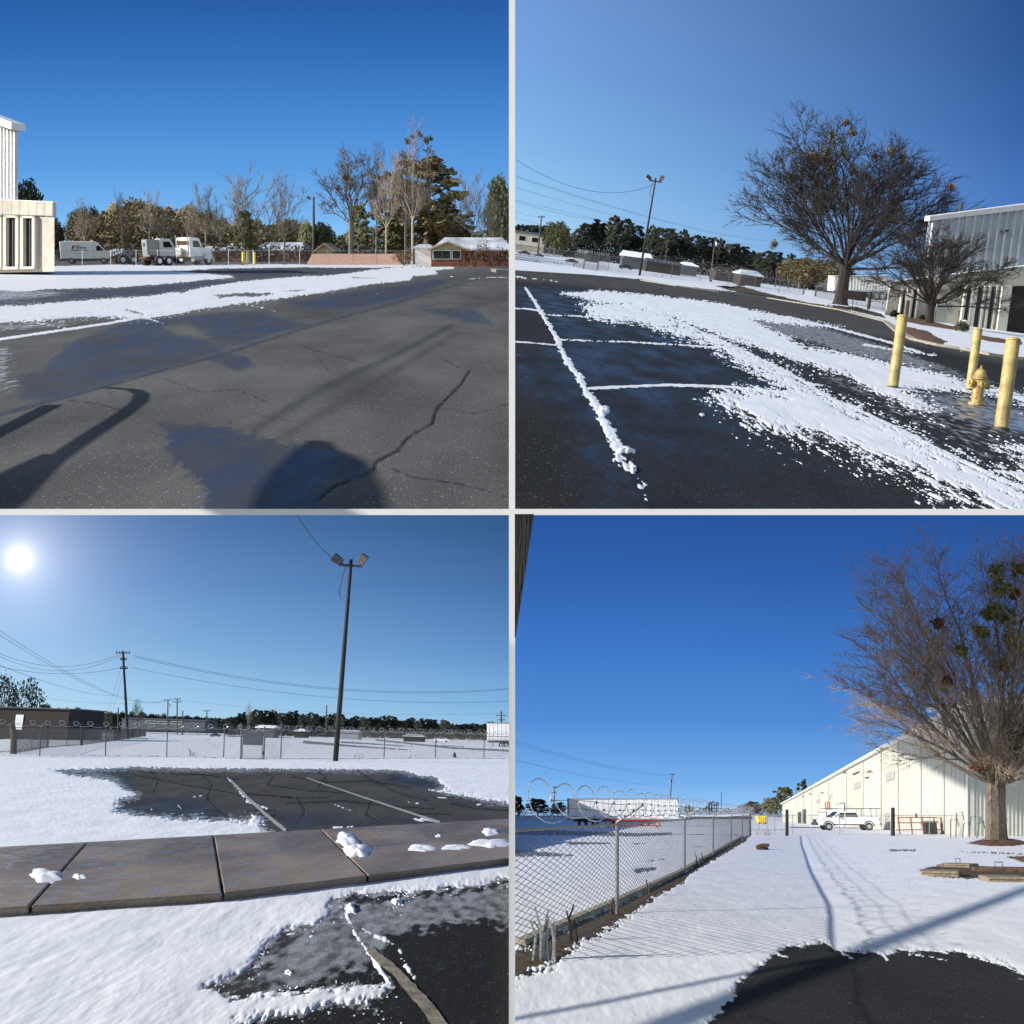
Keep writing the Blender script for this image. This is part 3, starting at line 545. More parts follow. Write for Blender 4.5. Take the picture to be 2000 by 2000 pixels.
# ================================================================== vegetation
def rdir(rng, d, ang):
    d = d.normalized(); a = d.orthogonal().normalized(); b = d.cross(a); t = rng.uniform(0, 2*math.pi)
    return (d*math.cos(ang)+(a*math.cos(t)+b*math.sin(t))*math.sin(ang)).normalized()
def branch(mb, rng, p, d, L, r, up, wig, nseg, n, out=None):
    pts = [p]; rad = [r]; q = Vector(p); dd = Vector(d)
    for i in range(nseg):
        dd = (dd+Vector((rng.gauss(0, wig), rng.gauss(0, wig), rng.gauss(0, wig)+up))).normalized()
        q = q+dd*(L/nseg); pts.append(q.copy()); rad.append(r*(1-.8*(i+1)/nseg))
        if out is not None: out.append((q.copy(), dd.copy(), rad[-1]))
    mb.tube(pts, rad, n, cap=False); return pts
def bare_crown(rng, base, limbs, H, Wd, r0, subs=8, twigs=6, twigs2=3, tr=.022, up=.10, droop=0, twist=.10, el0=12, el1=88, flat=1.0, limb_r=.34, mb=None):
    """ascending limbs filling a fan-shaped crown of half width Wd and height H above base"""
    lm = MB() if mb is None else mb; tw = MB(); tips = []
    for i in range(limbs):
        el = R(el0+(el1-el0)*((i+.5)/limbs)**1.0); az = i*2.39996+rng.uniform(-.3, .3)
        d = Vector((math.cos(az)*math.cos(el), math.sin(az)*math.cos(el)*flat, math.sin(el))).normalized()
        L = (((d.x**2+d.y**2)**.5/Wd)**2.7+(abs(d.z)/H)**2.7)**(-1/2.7)*rng.uniform(.84, 1.0)
        st = []; p0 = base+Vector((0, 0, rng.uniform(-.25, .12)*H*.15))
        branch(lm, rng, p0, (d+Vector((0, 0, .12))).normalized(), L, r0*limb_r*rng.uniform(.7, 1.1), up*.4, twist*.7, 9, 5, st)
        for j in range(subs):
            t = .22+.78*(j+rng.random())/subs; k = min(len(st)-1, int(t*len(st))); q, dd, rr = st[k]
            d2 = rdir(rng, dd, R(rng.uniform(18, 42))); L2 = L*rng.uniform(.22, .42)*(1.25-t*.6); s2 = []
            branch(lm, rng, q, d2, L2, max(rr*.55, tr*1.3), up, twist, 5, 3, s2)
            for a in range(twigs):
                q2, dd2, r2 = s2[rng.randrange(1, len(s2))]; d3 = rdir(rng, dd2, R(rng.uniform(15, 50))); s3 = []
                branch(tw, rng, q2, d3, L2*rng.uniform(.3, .6), tr, up*1.2-droop, twist*1.2, 3, 3, s3)
                for b in range(twigs2):
                    q3, dd3, r3 = s3[rng.randrange(len(s3))]
                    branch(tw, rng, q3, rdir(rng, dd3, R(rng.uniform(15, 45))), L2*rng.uniform(.15, .35), tr*.7, up-droop, twist, 2, 3)
            tips.append(s2[-1][0])
    return lm, tw, tips
def trunk_mb(H, r0, r1, rng, lean=0, flare=1.6, n=12):
    pts = [Vector((lean*H*(max(0, t)**1.3), 0, H*t)) for t in (-.03, .03, .08, .16, .35, .6, .85, 1.0)]
    rad = [r0*flare*1.15, r0*flare, r0*(1+(flare-1)*.45), r0*1.08, r0*.95, r0*.9, r0*.93, r1]
    m = MB(); m.tube(pts, rad, n); return m
def clump_mb(rng, centers, n, leaf, mb=None):
    """leaf-sized faces spread through several uneven clumps"""
    mb = mb or MB()
    for (c, r) in centers:
        rr = r if hasattr(r, '__len__') else (r, r, r); vol = (rr[0]*rr[1]*rr[2])**(1/3)
        for _ in range(max(6, int(n))):
            d = Vector((rng.gauss(0, 1), rng.gauss(0, 1), rng.gauss(0, 1))).normalized()*(rng.random()**.45)
            q = Vector(c)+Vector((d.x*rr[0], d.y*rr[1], d.z*rr[2])); s = leaf*rng.uniform(.6, 1.5)
            a = Vector((rng.gauss(0, 1), rng.gauss(0, 1), rng.gauss(0, 1))).normalized(); b = a.orthogonal().normalized(); k = rng.uniform(.4, .9)
            mb.add([q-a*s, q+b*s*k, q+a*s, q-b*s*k*.8], [(0, 1, 2, 3)])
    return mb
PROTO = {}; SIZE = {}
def make_pine(seed, H=16, W=4.2, m='leaf_dark', open_=.45, broad=False):
    rng = random.Random(seed); mb = MB(); cs = []
    tk = MB(); tk.tube([(0,0,0),(rng.uniform(-.3,.3),0,H*.5),(rng.uniform(-.5,.5),0,H*.95)], [.28,.2,.06], 6)
    for i in range(40):
        t = i/39; z = H*(open_+(1-open_)*t); w = W*(max(.02, math.sin(math.pi*min(.98, .16+.80*(1-t))))**.7)*rng.uniform(.45, 1.05); w = W*rng.uniform(.35, 1.0)*min(1, (1.12-t)*3) if broad else w; a = i*2.4+rng.uniform(-.5, .5)
        rr = W*rng.uniform(.18, .36)*(1-.45*t)
        c = (math.cos(a)*w*.72, math.sin(a)*w*.72, z); cs.append((c, (rr*1.25, rr*1.25, rr*.75)))
        if i % 2 == 0: tk.tube([(0, 0, z-.9), (c[0]*.8, c[1]*.8, z)], [.08, .03], 3)
    clump_mb(rng, cs, 60, .40, mb); return [('trunk', tk, 'bark_dark'), ('crown', mb, m)]
def make_round(seed, H=9, W=4.5, m='leaf', n=30, per=75, leaf=.34):
    rng = random.Random(seed); mb = MB(); cs = []; tk = MB(); tk.tube([(0,0,0),(0,0,H*.45)], [.3,.2], 6)
    for i in range(n):
        a = i*2.4; t = (i+.5)/n; ph = math.acos(1-1.75*t); w = W*rng.uniform(.62, .85)
        c = (math.sin(ph)*math.cos(a)*w, math.sin(ph)*math.sin(a)*w, H*.52+math.cos(ph)*H*.36); cs.append((c, (W*.34, W*.34, H*.15)))
        tk.tube([(0,0,H*.3), (c[0]*.7, c[1]*.7, c[2]*.9)], [.09,.03], 3)
    cs.append(((0,0,H*.5), (W*.6, W*.6, H*.3)))
    clump_mb(rng, cs, per, leaf, mb); return [('trunk', tk, 'bark'), ('crown', mb, m)]
def make_bare(seed, H=12, W=5, tm='bark_pale', cm='twig_pale', limbs=9, trunk=.28, r=.22, subs=7, twigs=6, twigs2=3, tr=.032, **kw):
    rng = random.Random(seed); tk = trunk_mb(H*trunk, r, r*.75, rng, n=8, flare=1.3)
    lm, tw, tips = bare_crown(rng, Vector((0,0,H*trunk*.93)), limbs, H*(1-trunk*.93), W, r, subs, twigs, twigs2, tr, **kw)
    return [('trunk', tk, tm), ('limbs', lm, tm), ('twigs', tw, cm)]
def plant(key, maker, name, label, cat, loc, sc=(1,1,1), rz=0, group=None, p=1, mats=None):
    if key not in PROTO: PROTO[key] = [(nm, mb.mesh(key+'_'+nm, M[m]), m) for nm, mb, m in maker()]
    t = thing(name, label, cat, loc, rz, group, p, sc)
    for i, (nm, me, m) in enumerate(PROTO[key]):
        if mats and mats[i] and mats[i] != m:
            k2 = (key, i, mats[i])
            if k2 not in PROTO: c = me.copy(); c.materials[0] = M[mats[i]]; PROTO[k2] = c
            me = PROTO[k2]
        o = bpy.data.objects.new(nm, me); COL.objects.link(o); o.parent = t
        if nm in ('crown', 'twigs'): o['kind'] = 'stuff'
    return t
# each size is taken from the place where the tree stands: ground column px, distance y, top seen at py
def stand(key, maker, Hm, Wm, p, px, y, top, wpx, name, label, cat='tree', group=None, rz=0, mats=None):
    if key not in PROTO: PROTO[key] = [(nm, mb.mesh(key+'_'+nm, M[m]), m) for nm, mb, m in maker()]
    if key not in SIZE:
        vv = np.concatenate([np.array([v.co[:] for v in me.vertices]) for nm, me, m in PROTO[key]]); SIZE[key] = (np.percentile(vv[:, 2], 99.7), np.percentile(np.abs(vv[:, 0]), 97))
    Hm, Wm = SIZE[key]
    base = P(p, px, y); tz = (W(top)*y-base.z)/PAN[p]['k']; ww = wpx/F*y/PAN[p]['k']/2
    return plant(key, maker, name, label, cat, base, (ww/Wm, ww/Wm*.45, tz/Hm), rz, group, p, mats)
pine = lambda s: (('pine%d' % s), (lambda: make_pine(s)), 16.5, 4.2)
pineo = lambda s: (('pineo%d' % s), (lambda: make_pine(s, open_=.30, W=4.6, broad=True)), 16.5, 4.6)
rnd = lambda s: (('round%d' % s), (lambda: make_round(s)), 8.9, 4.9)
bare = lambda s: (('bare%d' % s), (lambda: make_bare(s)), 11.6, 5)
bareh = lambda s: (('bareh%d' % s), (lambda: make_bare(s, H=14, W=4.2, limbs=10, trunk=.40, el0=20, r=.25, subs=9, twigs=7)), 13.6, 4.2)
def wood_mass(name, p, x0, x1, y, tops, m, leaf, n, seed, depth=.06, d0=0):
    rng = random.Random(seed); mb = MB(); k = PAN[p]['k']
    for _ in range(n):
        px = rng.uniform(x0, x1); yy = y*(1+rng.uniform(0, depth)); t = np.interp(px, [q[0] for q in tops], [q[1] for q in tops])
        g = P(p, px, yy); top = W(t)*yy; z = g.z+(top-g.z)*rng.random()**.9*(1-.10*rng.random())
        s = leaf*k*rng.uniform(.6, 1.4); q = Vector((g.x, yy, z)); a = Vector((rng.gauss(0, 1), rng.gauss(0, .6), rng.gauss(0, 1))).normalized(); b = a.orthogonal().normalized()
        mb.add([q-a*s, q+b*s*.7, q+a*s, q-b*s*.6], [(0, 1, 2, 3)])
    o = mb.build(name, M[m]); tag(o, kind='stuff'); return o
# ---- first terrace (top left)
GW = 'bushy trees in the wood behind the parked lorries'
for i, (px, top, w, key, y, mats) in enumerate([
    (152,410,44,rnd(1),205,(None,'leaf')), (178,404,50,rnd(2),210,(None,'leaf')), (222,396,60,rnd(3),215,(None,'leaf_olive')), (262,390,66,rnd(1),218,(None,'leaf_olive')),
    (296,398,56,rnd(2),214,(None,'leaf')), (330,404,50,rnd(3),216,(None,'leaf_olive')), (368,402,54,rnd(1),220,(None,'leaf_olive')), (404,410,50,rnd(2),214,(None,'leaf')),
    (436,424,52,rnd(3),216,(None,'leaf_olive'))]):
    stand(*key, 1, px, y, top, w, 'bushy_tree', ['rounded green tree at the left end of the wood behind the van', 'second green tree of the wood, above the van roof', 'olive domed tree right of the van', 'highest olive tree of the wood between van and lorries', 'greenish tree left of the first lorry', 'olive tree right above the first lorry', 'olive tree above the white lorry cab', 'green tree just right of the white lorry cab', 'low olive tree at the right end of the wood'][i], group=GW, rz=i, mats=mats)
for i, (px, top, w, y) in enumerate([(560,428,64,200), (598,432,58,198), (632,436,54,202), (498,430,50,206)]):
    stand(*rnd(4), 1, px, y, top, w, 'green_tree', ['dark green round tree left of the tall wooden lamp pole', 'green round tree just behind the tall wooden lamp pole', 'rounded green tree right of the tall wooden lamp pole', 'green ivy covered tree below the wide bare tree'][i], rz=i*2, mats=(None, 'leaf'))
for i, (px, top, w, y, lab) in enumerate([(165,388,50,190,'pale bare tree rising over the wood left of the van'), (238,372,52,196,'bare tree top above the wood behind the van'), (292,368,60,198,'bare tree above the wood behind the lorries'), (318,402,44,180,'slim bare tree behind the first lorry'), (372,398,56,186,'bare tree behind the white lorry cab'), (402,360,62,190,'bare tree with open twigs left of the wide bare tree'), (430,400,40,176,'thin pale bare tree right of the lorry cab')]):
    stand(*bareh(11+i % 3), 1, px, y, top, w, 'bare_tree', lab, rz=i*1.3)
# wide bare tree with two leaning stems
stand('wide1', lambda: make_bare(31, H=12, W=6, limbs=13, trunk=.16, r=.30, subs=7, twigs=6, twigs2=2, tr=.03, el0=14), 11.5, 6, 1, 486, 150, 318, 225, 'wide_bare_tree', 'wide spreading leafless tree above the low snowy roofs', mats=('bark_pale','bark','twig_pale'))
stand(*bare(12), 1, 556, 160, 342, 66, 'bare_tree', 'round crowned leafless tree left of the wooden lamp pole', mats=('bark','bark','twig'))
stand(*pineo(5), 1, 478, 149, 412, 40, 'ivy_tree', 'dark ivy covered stump below the wide bare tree', mats=('bark','leaf'))
# grove
GROVE = []
for i, (px, top, w, y, s, lab) in enumerate([
    (686,284,150,150,0,'leaning bare tree with reddish leaf tufts at the left of the tall grove'), (735,268,96,146,1,'second bare trunk of the tall grove, with a dense twig dome'), (754,300,70,140,2,'slim pale bare trunk in the middle of the tall grove'),
    (792,300,70,144,0,'leaning pale trunk in the tall grove behind the pink wall'), (806,256,200,138,1,'tallest bare tree of the grove, with mistletoe balls'), (922,332,74,150,2,'dark leafless tree right of the grove'), (956,376,66,132,0,'pale bare bushy tree at the right edge of the top left picture')]):
    GROVE.append(stand(*bareh(21+s), 1, px, y, top, w, 'bare_tree', lab, rz=i*1.1+.4, mats=('bark_pale','bark' if i in (0, 5) else 'bark_pale','twig' if i in (0, 1, 5) else 'twig_pale')))
for i, (px, top, w, y, m, lab) in enumerate([(832,312,150,172,'leaf_olive','broad pine with a golden green crown inside the tall grove'), (764,336,104,176,'leaf_olive','olive pine behind the slim trunks of the grove'), (700,400,80,178,'leaf','low spreading pine at the left foot of the grove'), (862,410,110,174,'leaf','pine with low boughs behind the white shed'), (880,434,60,168,'leaf_olive','rounded conifer between the grove and the brick house'), (770,440,90,150,'leaf','dark evergreen undergrowth tree behind the trunks of the grove')]):
    stand(*pineo(6+i % 3), 1, px, y, top, w, 'pine_tree', lab, rz=i, mats=('bark', m))
rngm = random.Random(3)
def leafball(p, px, py, y, r, m, tree, n=110, k=None):
    k = k or PAN[p]['k']; mb = MB(); clump_mb(rngm, [((rngm.uniform(-.4,.4)*r*k, rngm.uniform(-.4,.4)*r*k, rngm.uniform(-.4,.4)*r*k), r*k*rngm.uniform(.5,.85)) for _ in range(4)], n/4, .13*k, mb)
    o = mb.build('leaf_cluster', M[m]); o['kind'] = 'stuff'; o.parent = tree; o.matrix_parent_inverse = tree.matrix_world.inverted(); o.location = V(px, py, y); return o
for (px, py, r, m) in [(781,272,.55,'leaf_gold'),(828,260,.6,'leaf_gold'),(856,270,.5,'leaf_gold'),(872,267,.32,'leaf_gold'),(762,302,.7,'leaf_gold'),(866,290,1.0,'leaf_gold'),(799,263,.3,'leaf_gold'),(676,342,.6,'leaf_rust'),(660,364,.5,'leaf_rust')]:
    leafball(1, 812+(px-812)*.5 if m == 'leaf_gold' else px, py+4, 138, r, m, GROVE[4] if m == 'leaf_gold' else GROVE[0])
stand(*rnd(1), 1, 974, 170, 345, 46, 'leafy_tree', 'olive leafy tree at the right edge of the top left picture', mats=('bark','leaf'))
stand(*rnd(2), 1, 52, 160, 352, 60, 'dark_tree', 'dark evergreen tree behind the white office building', mats=(None, 'leaf_dark'))
stand(*rnd(3), 1, 98, 150, 424, 52, 'dark_tree', 'low dark evergreen tree right of the white office building', mats=(None, 'leaf_dark'))
wood_mass('far_wood', 1, 130, 600, 222, [(130,450),(150,425),(200,408),(260,398),(330,406),(400,418),(450,436),(520,440),(600,440)], 'leaf_olive', .36, 16000, 4)
wood_mass('far_wood', 1, 132, 590, 199, [(130,455),(150,432),(200,418),(260,408),(330,416),(400,428),(450,446),(520,450),(600,452)], 'leaf_olive', .30, 9000, 44, depth=.05)
wood_mass('far_wood', 1, 600, 1000, 226, [(600,446),(650,462),(700,452),(780,440),(900,452),(1000,446)], 'leaf', .36, 7000, 41)
wood_mass('brush', 1, 100, 1000, 165, [(100,486),(200,478),(400,470),(480,478),(640,478),(690,468),(720,470),(800,466),(860,478),(1000,482)], 'brush', .22, 6000, 5, depth=.1)
# ---- second terrace (top right): far wood
rr = random.Random(8)
ORD = 'first second third fourth fifth sixth seventh eighth ninth tenth eleventh twelfth thirteenth fourteenth fifteenth sixteenth seventeenth eighteenth nineteenth twentieth twenty-first twenty-second twenty-third twenty-fourth twenty-fifth twenty-sixth twenty-seventh twenty-eighth twenty-ninth thirtieth'.split()
for i in range(26):
    px = 1075+i*23+rr.uniform(-5, 5); tops = np.interp(px, [1060,1090,1120,1160,1195,1230,1290,1340,1420,1480,1540,1620,1700], [452,440,450,432,424,438,448,456,478,488,500,520,540])
    stand(*(pine(1+i % 3)), 2, px, 330+rr.uniform(-15, 15), tops+rr.uniform(-6, 7), rr.uniform(34, 50), 'pine_tree', ORD[i]+' dark pine from the left in the far wood of the top right picture', group='pines of the wood in the top right picture', rz=i)
for px, top, w, lab in [(1082,432,50,'lighter broadleaf tree at the left end of the far wood'), (1560,505,80,'brownish round tree left of the big bare tree'), (1610,508,70,'rust brown tree behind the big bare trunk')]:
    stand(*rnd(2), 2, px, 300, top, w, 'bushy_tree', lab, mats=(None, 'leaf_olive' if px > 1500 else 'leaf'))
wood_mass('far_wood', 2, 1000, 1760, 345, [(1000,438),(1060,440),(1110,465),(1150,455),(1250,465),(1340,475),(1460,500),(1560,520),(1760,560)], 'leaf_dark', .8, 9000, 6)
wood_mass('brush', 2, 1100, 1560, 300, [(1100,480),(1200,490),(1300,498),(1560,535)], 'brush_dark', .4, 2600, 9)
# big bare tree
def big_tree(p, px, y, top, wpx, name, label, seed, limbs, trunk, r, W0, H0, tm, cm, clusters, subs, twigs, twigs2, tr, **kw):
    key = name+str(seed); t = stand(key, lambda: make_bare(seed, H=H0, W=W0, tm=tm, cm=cm, limbs=limbs, trunk=trunk, r=r, subs=subs, twigs=twigs, twigs2=twigs2, tr=tr, **kw), H0*.97, W0, p, px, y, top, wpx, name, label)
    return t
BT2 = big_tree(2, 1641, 118, 246, 410, 'big_bare_tree', 'big leafless tree with fan shaped crown and thick trunk beside the office building', 41, 26, .26, .42, 8, 14, 'bark_dark', 'twig_dark', [], 14, 9, 5, .026, el0=6, el1=86, up=.035, limb_r=.26)
for (px, py, r, m) in [(1664,258,1.1,'leaf_gold'),(1638,276,1.3,'leaf_gold'),(1610,292,.9,'leaf_gold'),(1590,310,1.0,'leaf_gold'),(1588,330,.8,'leaf_gold'),(1598,345,1.1,'leaf_gold'),(1600,360,.7,'leaf'),(1620,330,1.1,'leaf_gold'),(1550,348,.9,'leaf_gold'),(1671,333,.7,'leaf_gold'),(1740,298,.9,'leaf_gold'),(1762,304,.9,'leaf_gold'),(1708,306,.6,'leaf_rust'),(1712,355,.6,'leaf'),(1858,365,.6,'leaf_rust'),(1512,476,.8,'leaf'),(1560,372,.5,'leaf'),(1650,400,.6,'leaf_gold'),(1655,240,.6,'leaf_rust'),(1625,262,.8,'leaf_gold'),(1645,300,.9,'leaf_gold'),(1612,310,.8,'leaf_gold'),(1690,345,.6,'leaf'),(1580,350,.7,'leaf'),(1630,360,.8,'leaf')]:
    leafball(2, px, py, 117, r*.8, m, BT2, n=180)
big_tree(2, 1814, 84, 440, 300, 'small_bare_tree', 'smaller dark leafless tree in front of the office wall', 43, 18, .24, .20, 4.2, 6, 'bark_dark', 'twig_dark', [], 12, 9, 5, .016, el0=6, up=.0, limb_r=.40)
# ---- third terrace (bottom left): far wood
for i in range(30):
    px = 452+i*17.3+rr.uniform(-4, 4); tops = np.interp(px, [440,470,520,600,660,720,800,860,930,1000], [1402,1386,1386,1392,1398,1396,1402,1408,1410,1416])
    stand(*(pine(1+i % 3)), 3, px, 1000+rr.uniform(-40, 40), tops+rr.uniform(-4, 7), rr.uniform(24, 38), 'pine_tree', ORD[i]+' dark pine from the left in the far wood of the bottom left picture', group='pines of the wood in the bottom left picture', rz=i)
for i in range(16):
    px = 88+i*21; stand(*(rnd(1+i % 3)), 3, px, 1150+rr.uniform(-40, 40), np.interp(px, [80,160,240,440], [1378,1384,1392,1400])+rr.uniform(-4, 5), rr.uniform(22, 34), 'dark_tree', ORD[i]+' low dark tree from the left on the skyline of the bottom left picture', group='low trees on the left skyline of the bottom left picture', rz=i, mats=(None, 'leaf_dark'))
wood_mass('far_wood', 3, -60, 1000, 1200, [(-60,1400),(100,1386),(240,1396),(440,1404),(480,1398),(660,1404),(1000,1420)], 'leaf_dark', .9, 9000, 12)
wood_mass('brush', 3, 440, 960, 900, [(440,1412),(960,1426)], 'brush_dark', .5, 2500, 13)
for px, top, w, lab in [(2,1316,60,'dark oak behind the brick building, at the left edge'), (52,1326,66,'dark oak with gaps in its crown behind the brick building')]:
    stand('oak%d' % px, lambda: make_round(61+px, H=9, W=4.5, n=20, per=60, leaf=.22), 8.9, 4.9, 3, px, 420, top, w, 'oak_tree', lab, mats=(None, 'leaf_dark'))
stand(*bareh(11), 3, 268, 800, 1364, 24, 'bare_tree', 'bare tree behind the long low white building', mats=('bark_dark','bark_dark','twig_dark'))
stand(*bareh(12), 3, 484, 960, 1372, 14, 'bare_tree', 'spindly bare tree top above the far wood')
# ---- fourth terrace (bottom right)
for i, (px, top, w, y, m, lab) in enumerate([(1532,1537,40,420,'leaf','tall dark pine left of the warehouse'), (1568,1524,44,430,'leaf','taller dark pine touching the warehouse roof line'), (1502,1560,40,440,'leaf','lower pine at the left of the warehouse pines'), (1470,1566,34,450,'leaf_olive','brownish tree beyond the gate'), (1390,1566,44,450,'leaf_dark','dark bush behind the razor wire'), (1012,1556,40,460,'leaf_dark','dark tree at the left edge behind the coiled wire'), (1050,1560,40,460,'leaf_dark','dark tree left of the white trailer'), (1090,1568,34,465,'leaf_dark','dark low tree just left of the white trailer'), (1345,1574,30,470,'leaf','small dark tree right of the white trailer')]):
    stand(*pineo(6+i % 3), 4, px, y, top, w, 'pine_tree', lab, rz=i, mats=('bark', m))
wood_mass('brush', 4, 1440, 1560, 440, [(1440,1572),(1520,1566),(1560,1570)], 'brush', .35, 1800, 15)
wood_mass('brush', 4, 1000, 1470, 480, [(1000,1572),(1100,1574),(1470,1578)], 'brush_dark', .35, 2600, 16)
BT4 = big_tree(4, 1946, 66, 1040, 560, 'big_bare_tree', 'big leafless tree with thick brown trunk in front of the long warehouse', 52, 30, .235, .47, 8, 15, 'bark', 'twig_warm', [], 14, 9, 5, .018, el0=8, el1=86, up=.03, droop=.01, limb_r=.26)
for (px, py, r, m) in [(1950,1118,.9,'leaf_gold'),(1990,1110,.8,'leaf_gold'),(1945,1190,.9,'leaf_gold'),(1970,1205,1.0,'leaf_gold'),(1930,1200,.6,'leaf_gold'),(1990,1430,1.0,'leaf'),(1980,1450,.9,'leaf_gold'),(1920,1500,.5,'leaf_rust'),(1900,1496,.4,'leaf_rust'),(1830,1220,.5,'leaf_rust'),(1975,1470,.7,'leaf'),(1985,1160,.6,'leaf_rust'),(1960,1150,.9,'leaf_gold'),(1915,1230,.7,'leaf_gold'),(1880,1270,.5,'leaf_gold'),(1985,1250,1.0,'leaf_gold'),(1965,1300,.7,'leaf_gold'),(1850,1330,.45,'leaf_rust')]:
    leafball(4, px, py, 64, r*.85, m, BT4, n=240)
# ================================================================== fences, poles, wires
def fence(p, line, posts, h, name, label, cell, wr, pr=.03, rails=(1,), arm=0, armlen=.45, post_mat='galv', mesh_mat='galv_dark', barbed=0, razor=None, cat='fence', gap=None, post_tall=None, group=None):
    """line: photo pixels of the foot of the fence; posts: columns px. One object > post, rail, chain_mesh, barbed_wire, razor_coil"""
    q = PAN[p]; k = q['k']; pts = [G(p, a, b) for a, b in line]
    t = thing(name, label, cat, pts[0], group=group); o0 = pts[0]; up = UP(p)
    Ls = [0]
    for a, b in zip(pts, pts[1:]): Ls.append(Ls[-1]+(b-a).length)
    def at(s, z=0, off=0):
        s = min(max(s, 0), Ls[-1]); i = max(0, min(len(pts)-2, sum(1 for l in Ls[1:] if l < s))); a, b = pts[i], pts[i+1]
        d = (b-a); f = (s-Ls[i])/d.length; nrm = Vector((d.y, -d.x, 0)).normalized()
        return a+d*f+up*z*k+nrm*off*k-o0
    def s_of(px):
        best = 0; bd = 1e9
        for i in range(801):
            s = Ls[-1]*i/800; w = at(s)+o0; e = abs(w.x/w.y*F+1000-px)
            if e < bd: bd = e; best = s
        return best
    for px in posts:
        tall = (post_tall or {}).get(px); s = s_of(px); hh = tall[0] if tall else h+.05; r = (tall[1] if tall else pr)*k; m = MB()
        m.cyl(at(s, -.1), at(s, hh), r, 8)
        if arm and not tall: m.cyl(at(s, hh), at(s, hh+armlen*.75)+at(s, 0, arm*armlen)-at(s, 0), r*.8, 6)
        elif not tall: m.tube([at(s, hh), at(s, hh+.05), at(s, hh+.09)], [r*1.3, r*1.1, r*.3], 8)
        m.build('post', M[tall[2] if tall and len(tall) > 2 else post_mat], t)
    n = max(2, int(Ls[-1]/(cell[0]*k)))
    for z in rails:
        m = MB(); m.tube([at(Ls[-1]*i/40, h*z) for i in range(41)], pr*.62*k, 6); m.build('rail', M[post_mat], t)
    m = MB(); cw = cell[0]*k; rows = h/cell[1]
    def wire(a, b, r):
        d = (b-a).normalized(); e = d.cross(Vector((.2, 1, .1))).normalized()*r; f = d.cross(e).normalized()*r
        m.add([a+e, a-e*.5+f*.86, a-e*.5-f*.86, b+e, b-e*.5+f*.86, b-e*.5-f*.86], [(0,1,4,3),(1,2,5,4),(2,0,3,5)])
    span = rows*cw/2*2; i = -int(rows)-1
    while i*cw < Ls[-1]:
        for sg in (0, 1):
            s0 = i*cw; s1 = s0+rows*cw; za, zb = (0.04, h) if sg == 0 else (h, 0.04)
            a0, b0 = max(s0, 0), min(s1, Ls[-1])
            if b0-a0 < cw*.3: continue
            f0, f1 = (a0-s0)/(s1-s0), (b0-s0)/(s1-s0)
            ks = max(1, min(4, int((b0-a0)/(6*k))))
            for j in range(ks):
                ga, gb = f0+(f1-f0)*j/ks, f0+(f1-f0)*(j+1)/ks
                wire(at(s0+(s1-s0)*ga, za+(zb-za)*ga), at(s0+(s1-s0)*gb, za+(zb-za)*gb), wr*k)
        i += 1
    o = m.build('chain_mesh', M[mesh_mat], t); o['kind'] = 'stuff'
    for b in range(barbed):
        m = MB(); f = (b+1)/barbed; rng = random.Random(b)
        zz = h+.05+armlen*.75*f; oo = arm*armlen*f
        m.tube([at(Ls[-1]*i/60, zz+.02*math.sin(i*1.3), oo) for i in range(61)], wr*.9*k, 4)
        s = 0
        while s < Ls[-1]: m.box(at(s, zz, oo), (.03*k, .02*k, .03*k), rng.random()); s += cw*3.2
        m.build('barbed_wire', M[mesh_mat], t)
    if razor:
        pitch, rad, alen, rz = razor; m = MB(); pp = []; turns = int(Ls[-1]/(pitch*k)); rng = random.Random(5); zc = h+.05+armlen*.55
        for i in range(turns*16):
            a = i/16*2*math.pi; s = i/16*pitch*k+alen*k*math.cos(a); rv = 1+.12*math.sin(i/16*2.7)
            pp.append(at(s, zc+rad*rv*math.sin(a)+rad*.3, arm*armlen*.5+rad*.35*math.cos(a)*arm))
        m.tube(pp, rz*k, 4); m.build('razor_coil', M['razor'], t)
        m = MB()
        for i in range(0, len(pp)-1): m.box(pp[i], (.03*k*rz/.012, .012*k*rz/.012, .03*k*rz/.012), i)
        m.build('razor_blades', M['razor'], t)['kind'] = 'stuff'
    return t, at, s_of
# fourth terrace: chain link fence running away from the camera, with coils on slanting arms
fence(4, [(1003,1884),(1205,1785),(1337,1703),(1393,1672),(1428,1652),(1465,1634)], [1205,1337,1393,1428,1450,1465], 1.72, 'chain_link_fence', 'galvanised chain link fence with razor coils running away along the dirt strip, bottom right picture', (.44,.092), .0050, pr=.036, arm=1, armlen=.50, barbed=3, razor=(1.42,.27,.55,.009), post_tall={1465: (2.15,.09,'galv_dark')}, mesh_mat='galv_dark', post_mat='galv_mid')
fence(4, [(1467,1632),(1536,1632)], [1482,1498,1512], 1.72, 'chain_link_gate', 'low chain link gate between the dark posts beyond the fence', (.5,.13), .007, pr=.04, rails=(1,.28), cat='gate')
fence(4, [(1538,1631),(1640,1630),(1744,1633),(1895,1633)], [1640,1815,1548], 1.72, 'chain_link_fence', 'chain link fence in front of the white pickup and the warehouse', (.35,.16), .006, pr=.035, arm=-1, armlen=.5, razor=(1.4,.2,.4,.008), post_tall={1548: (1.7,.03)})
fence(4, [(1003,1606),(1110,1607),(1330,1610),(1462,1612)], [1022,1060,1080,1345,1400], 1.9, 'chain_link_fence', 'distant chain link fence beyond the white trailer in the bottom right picture', (.8,.4), .012, pr=.05, razor=(1.6,.25,.45,.02))
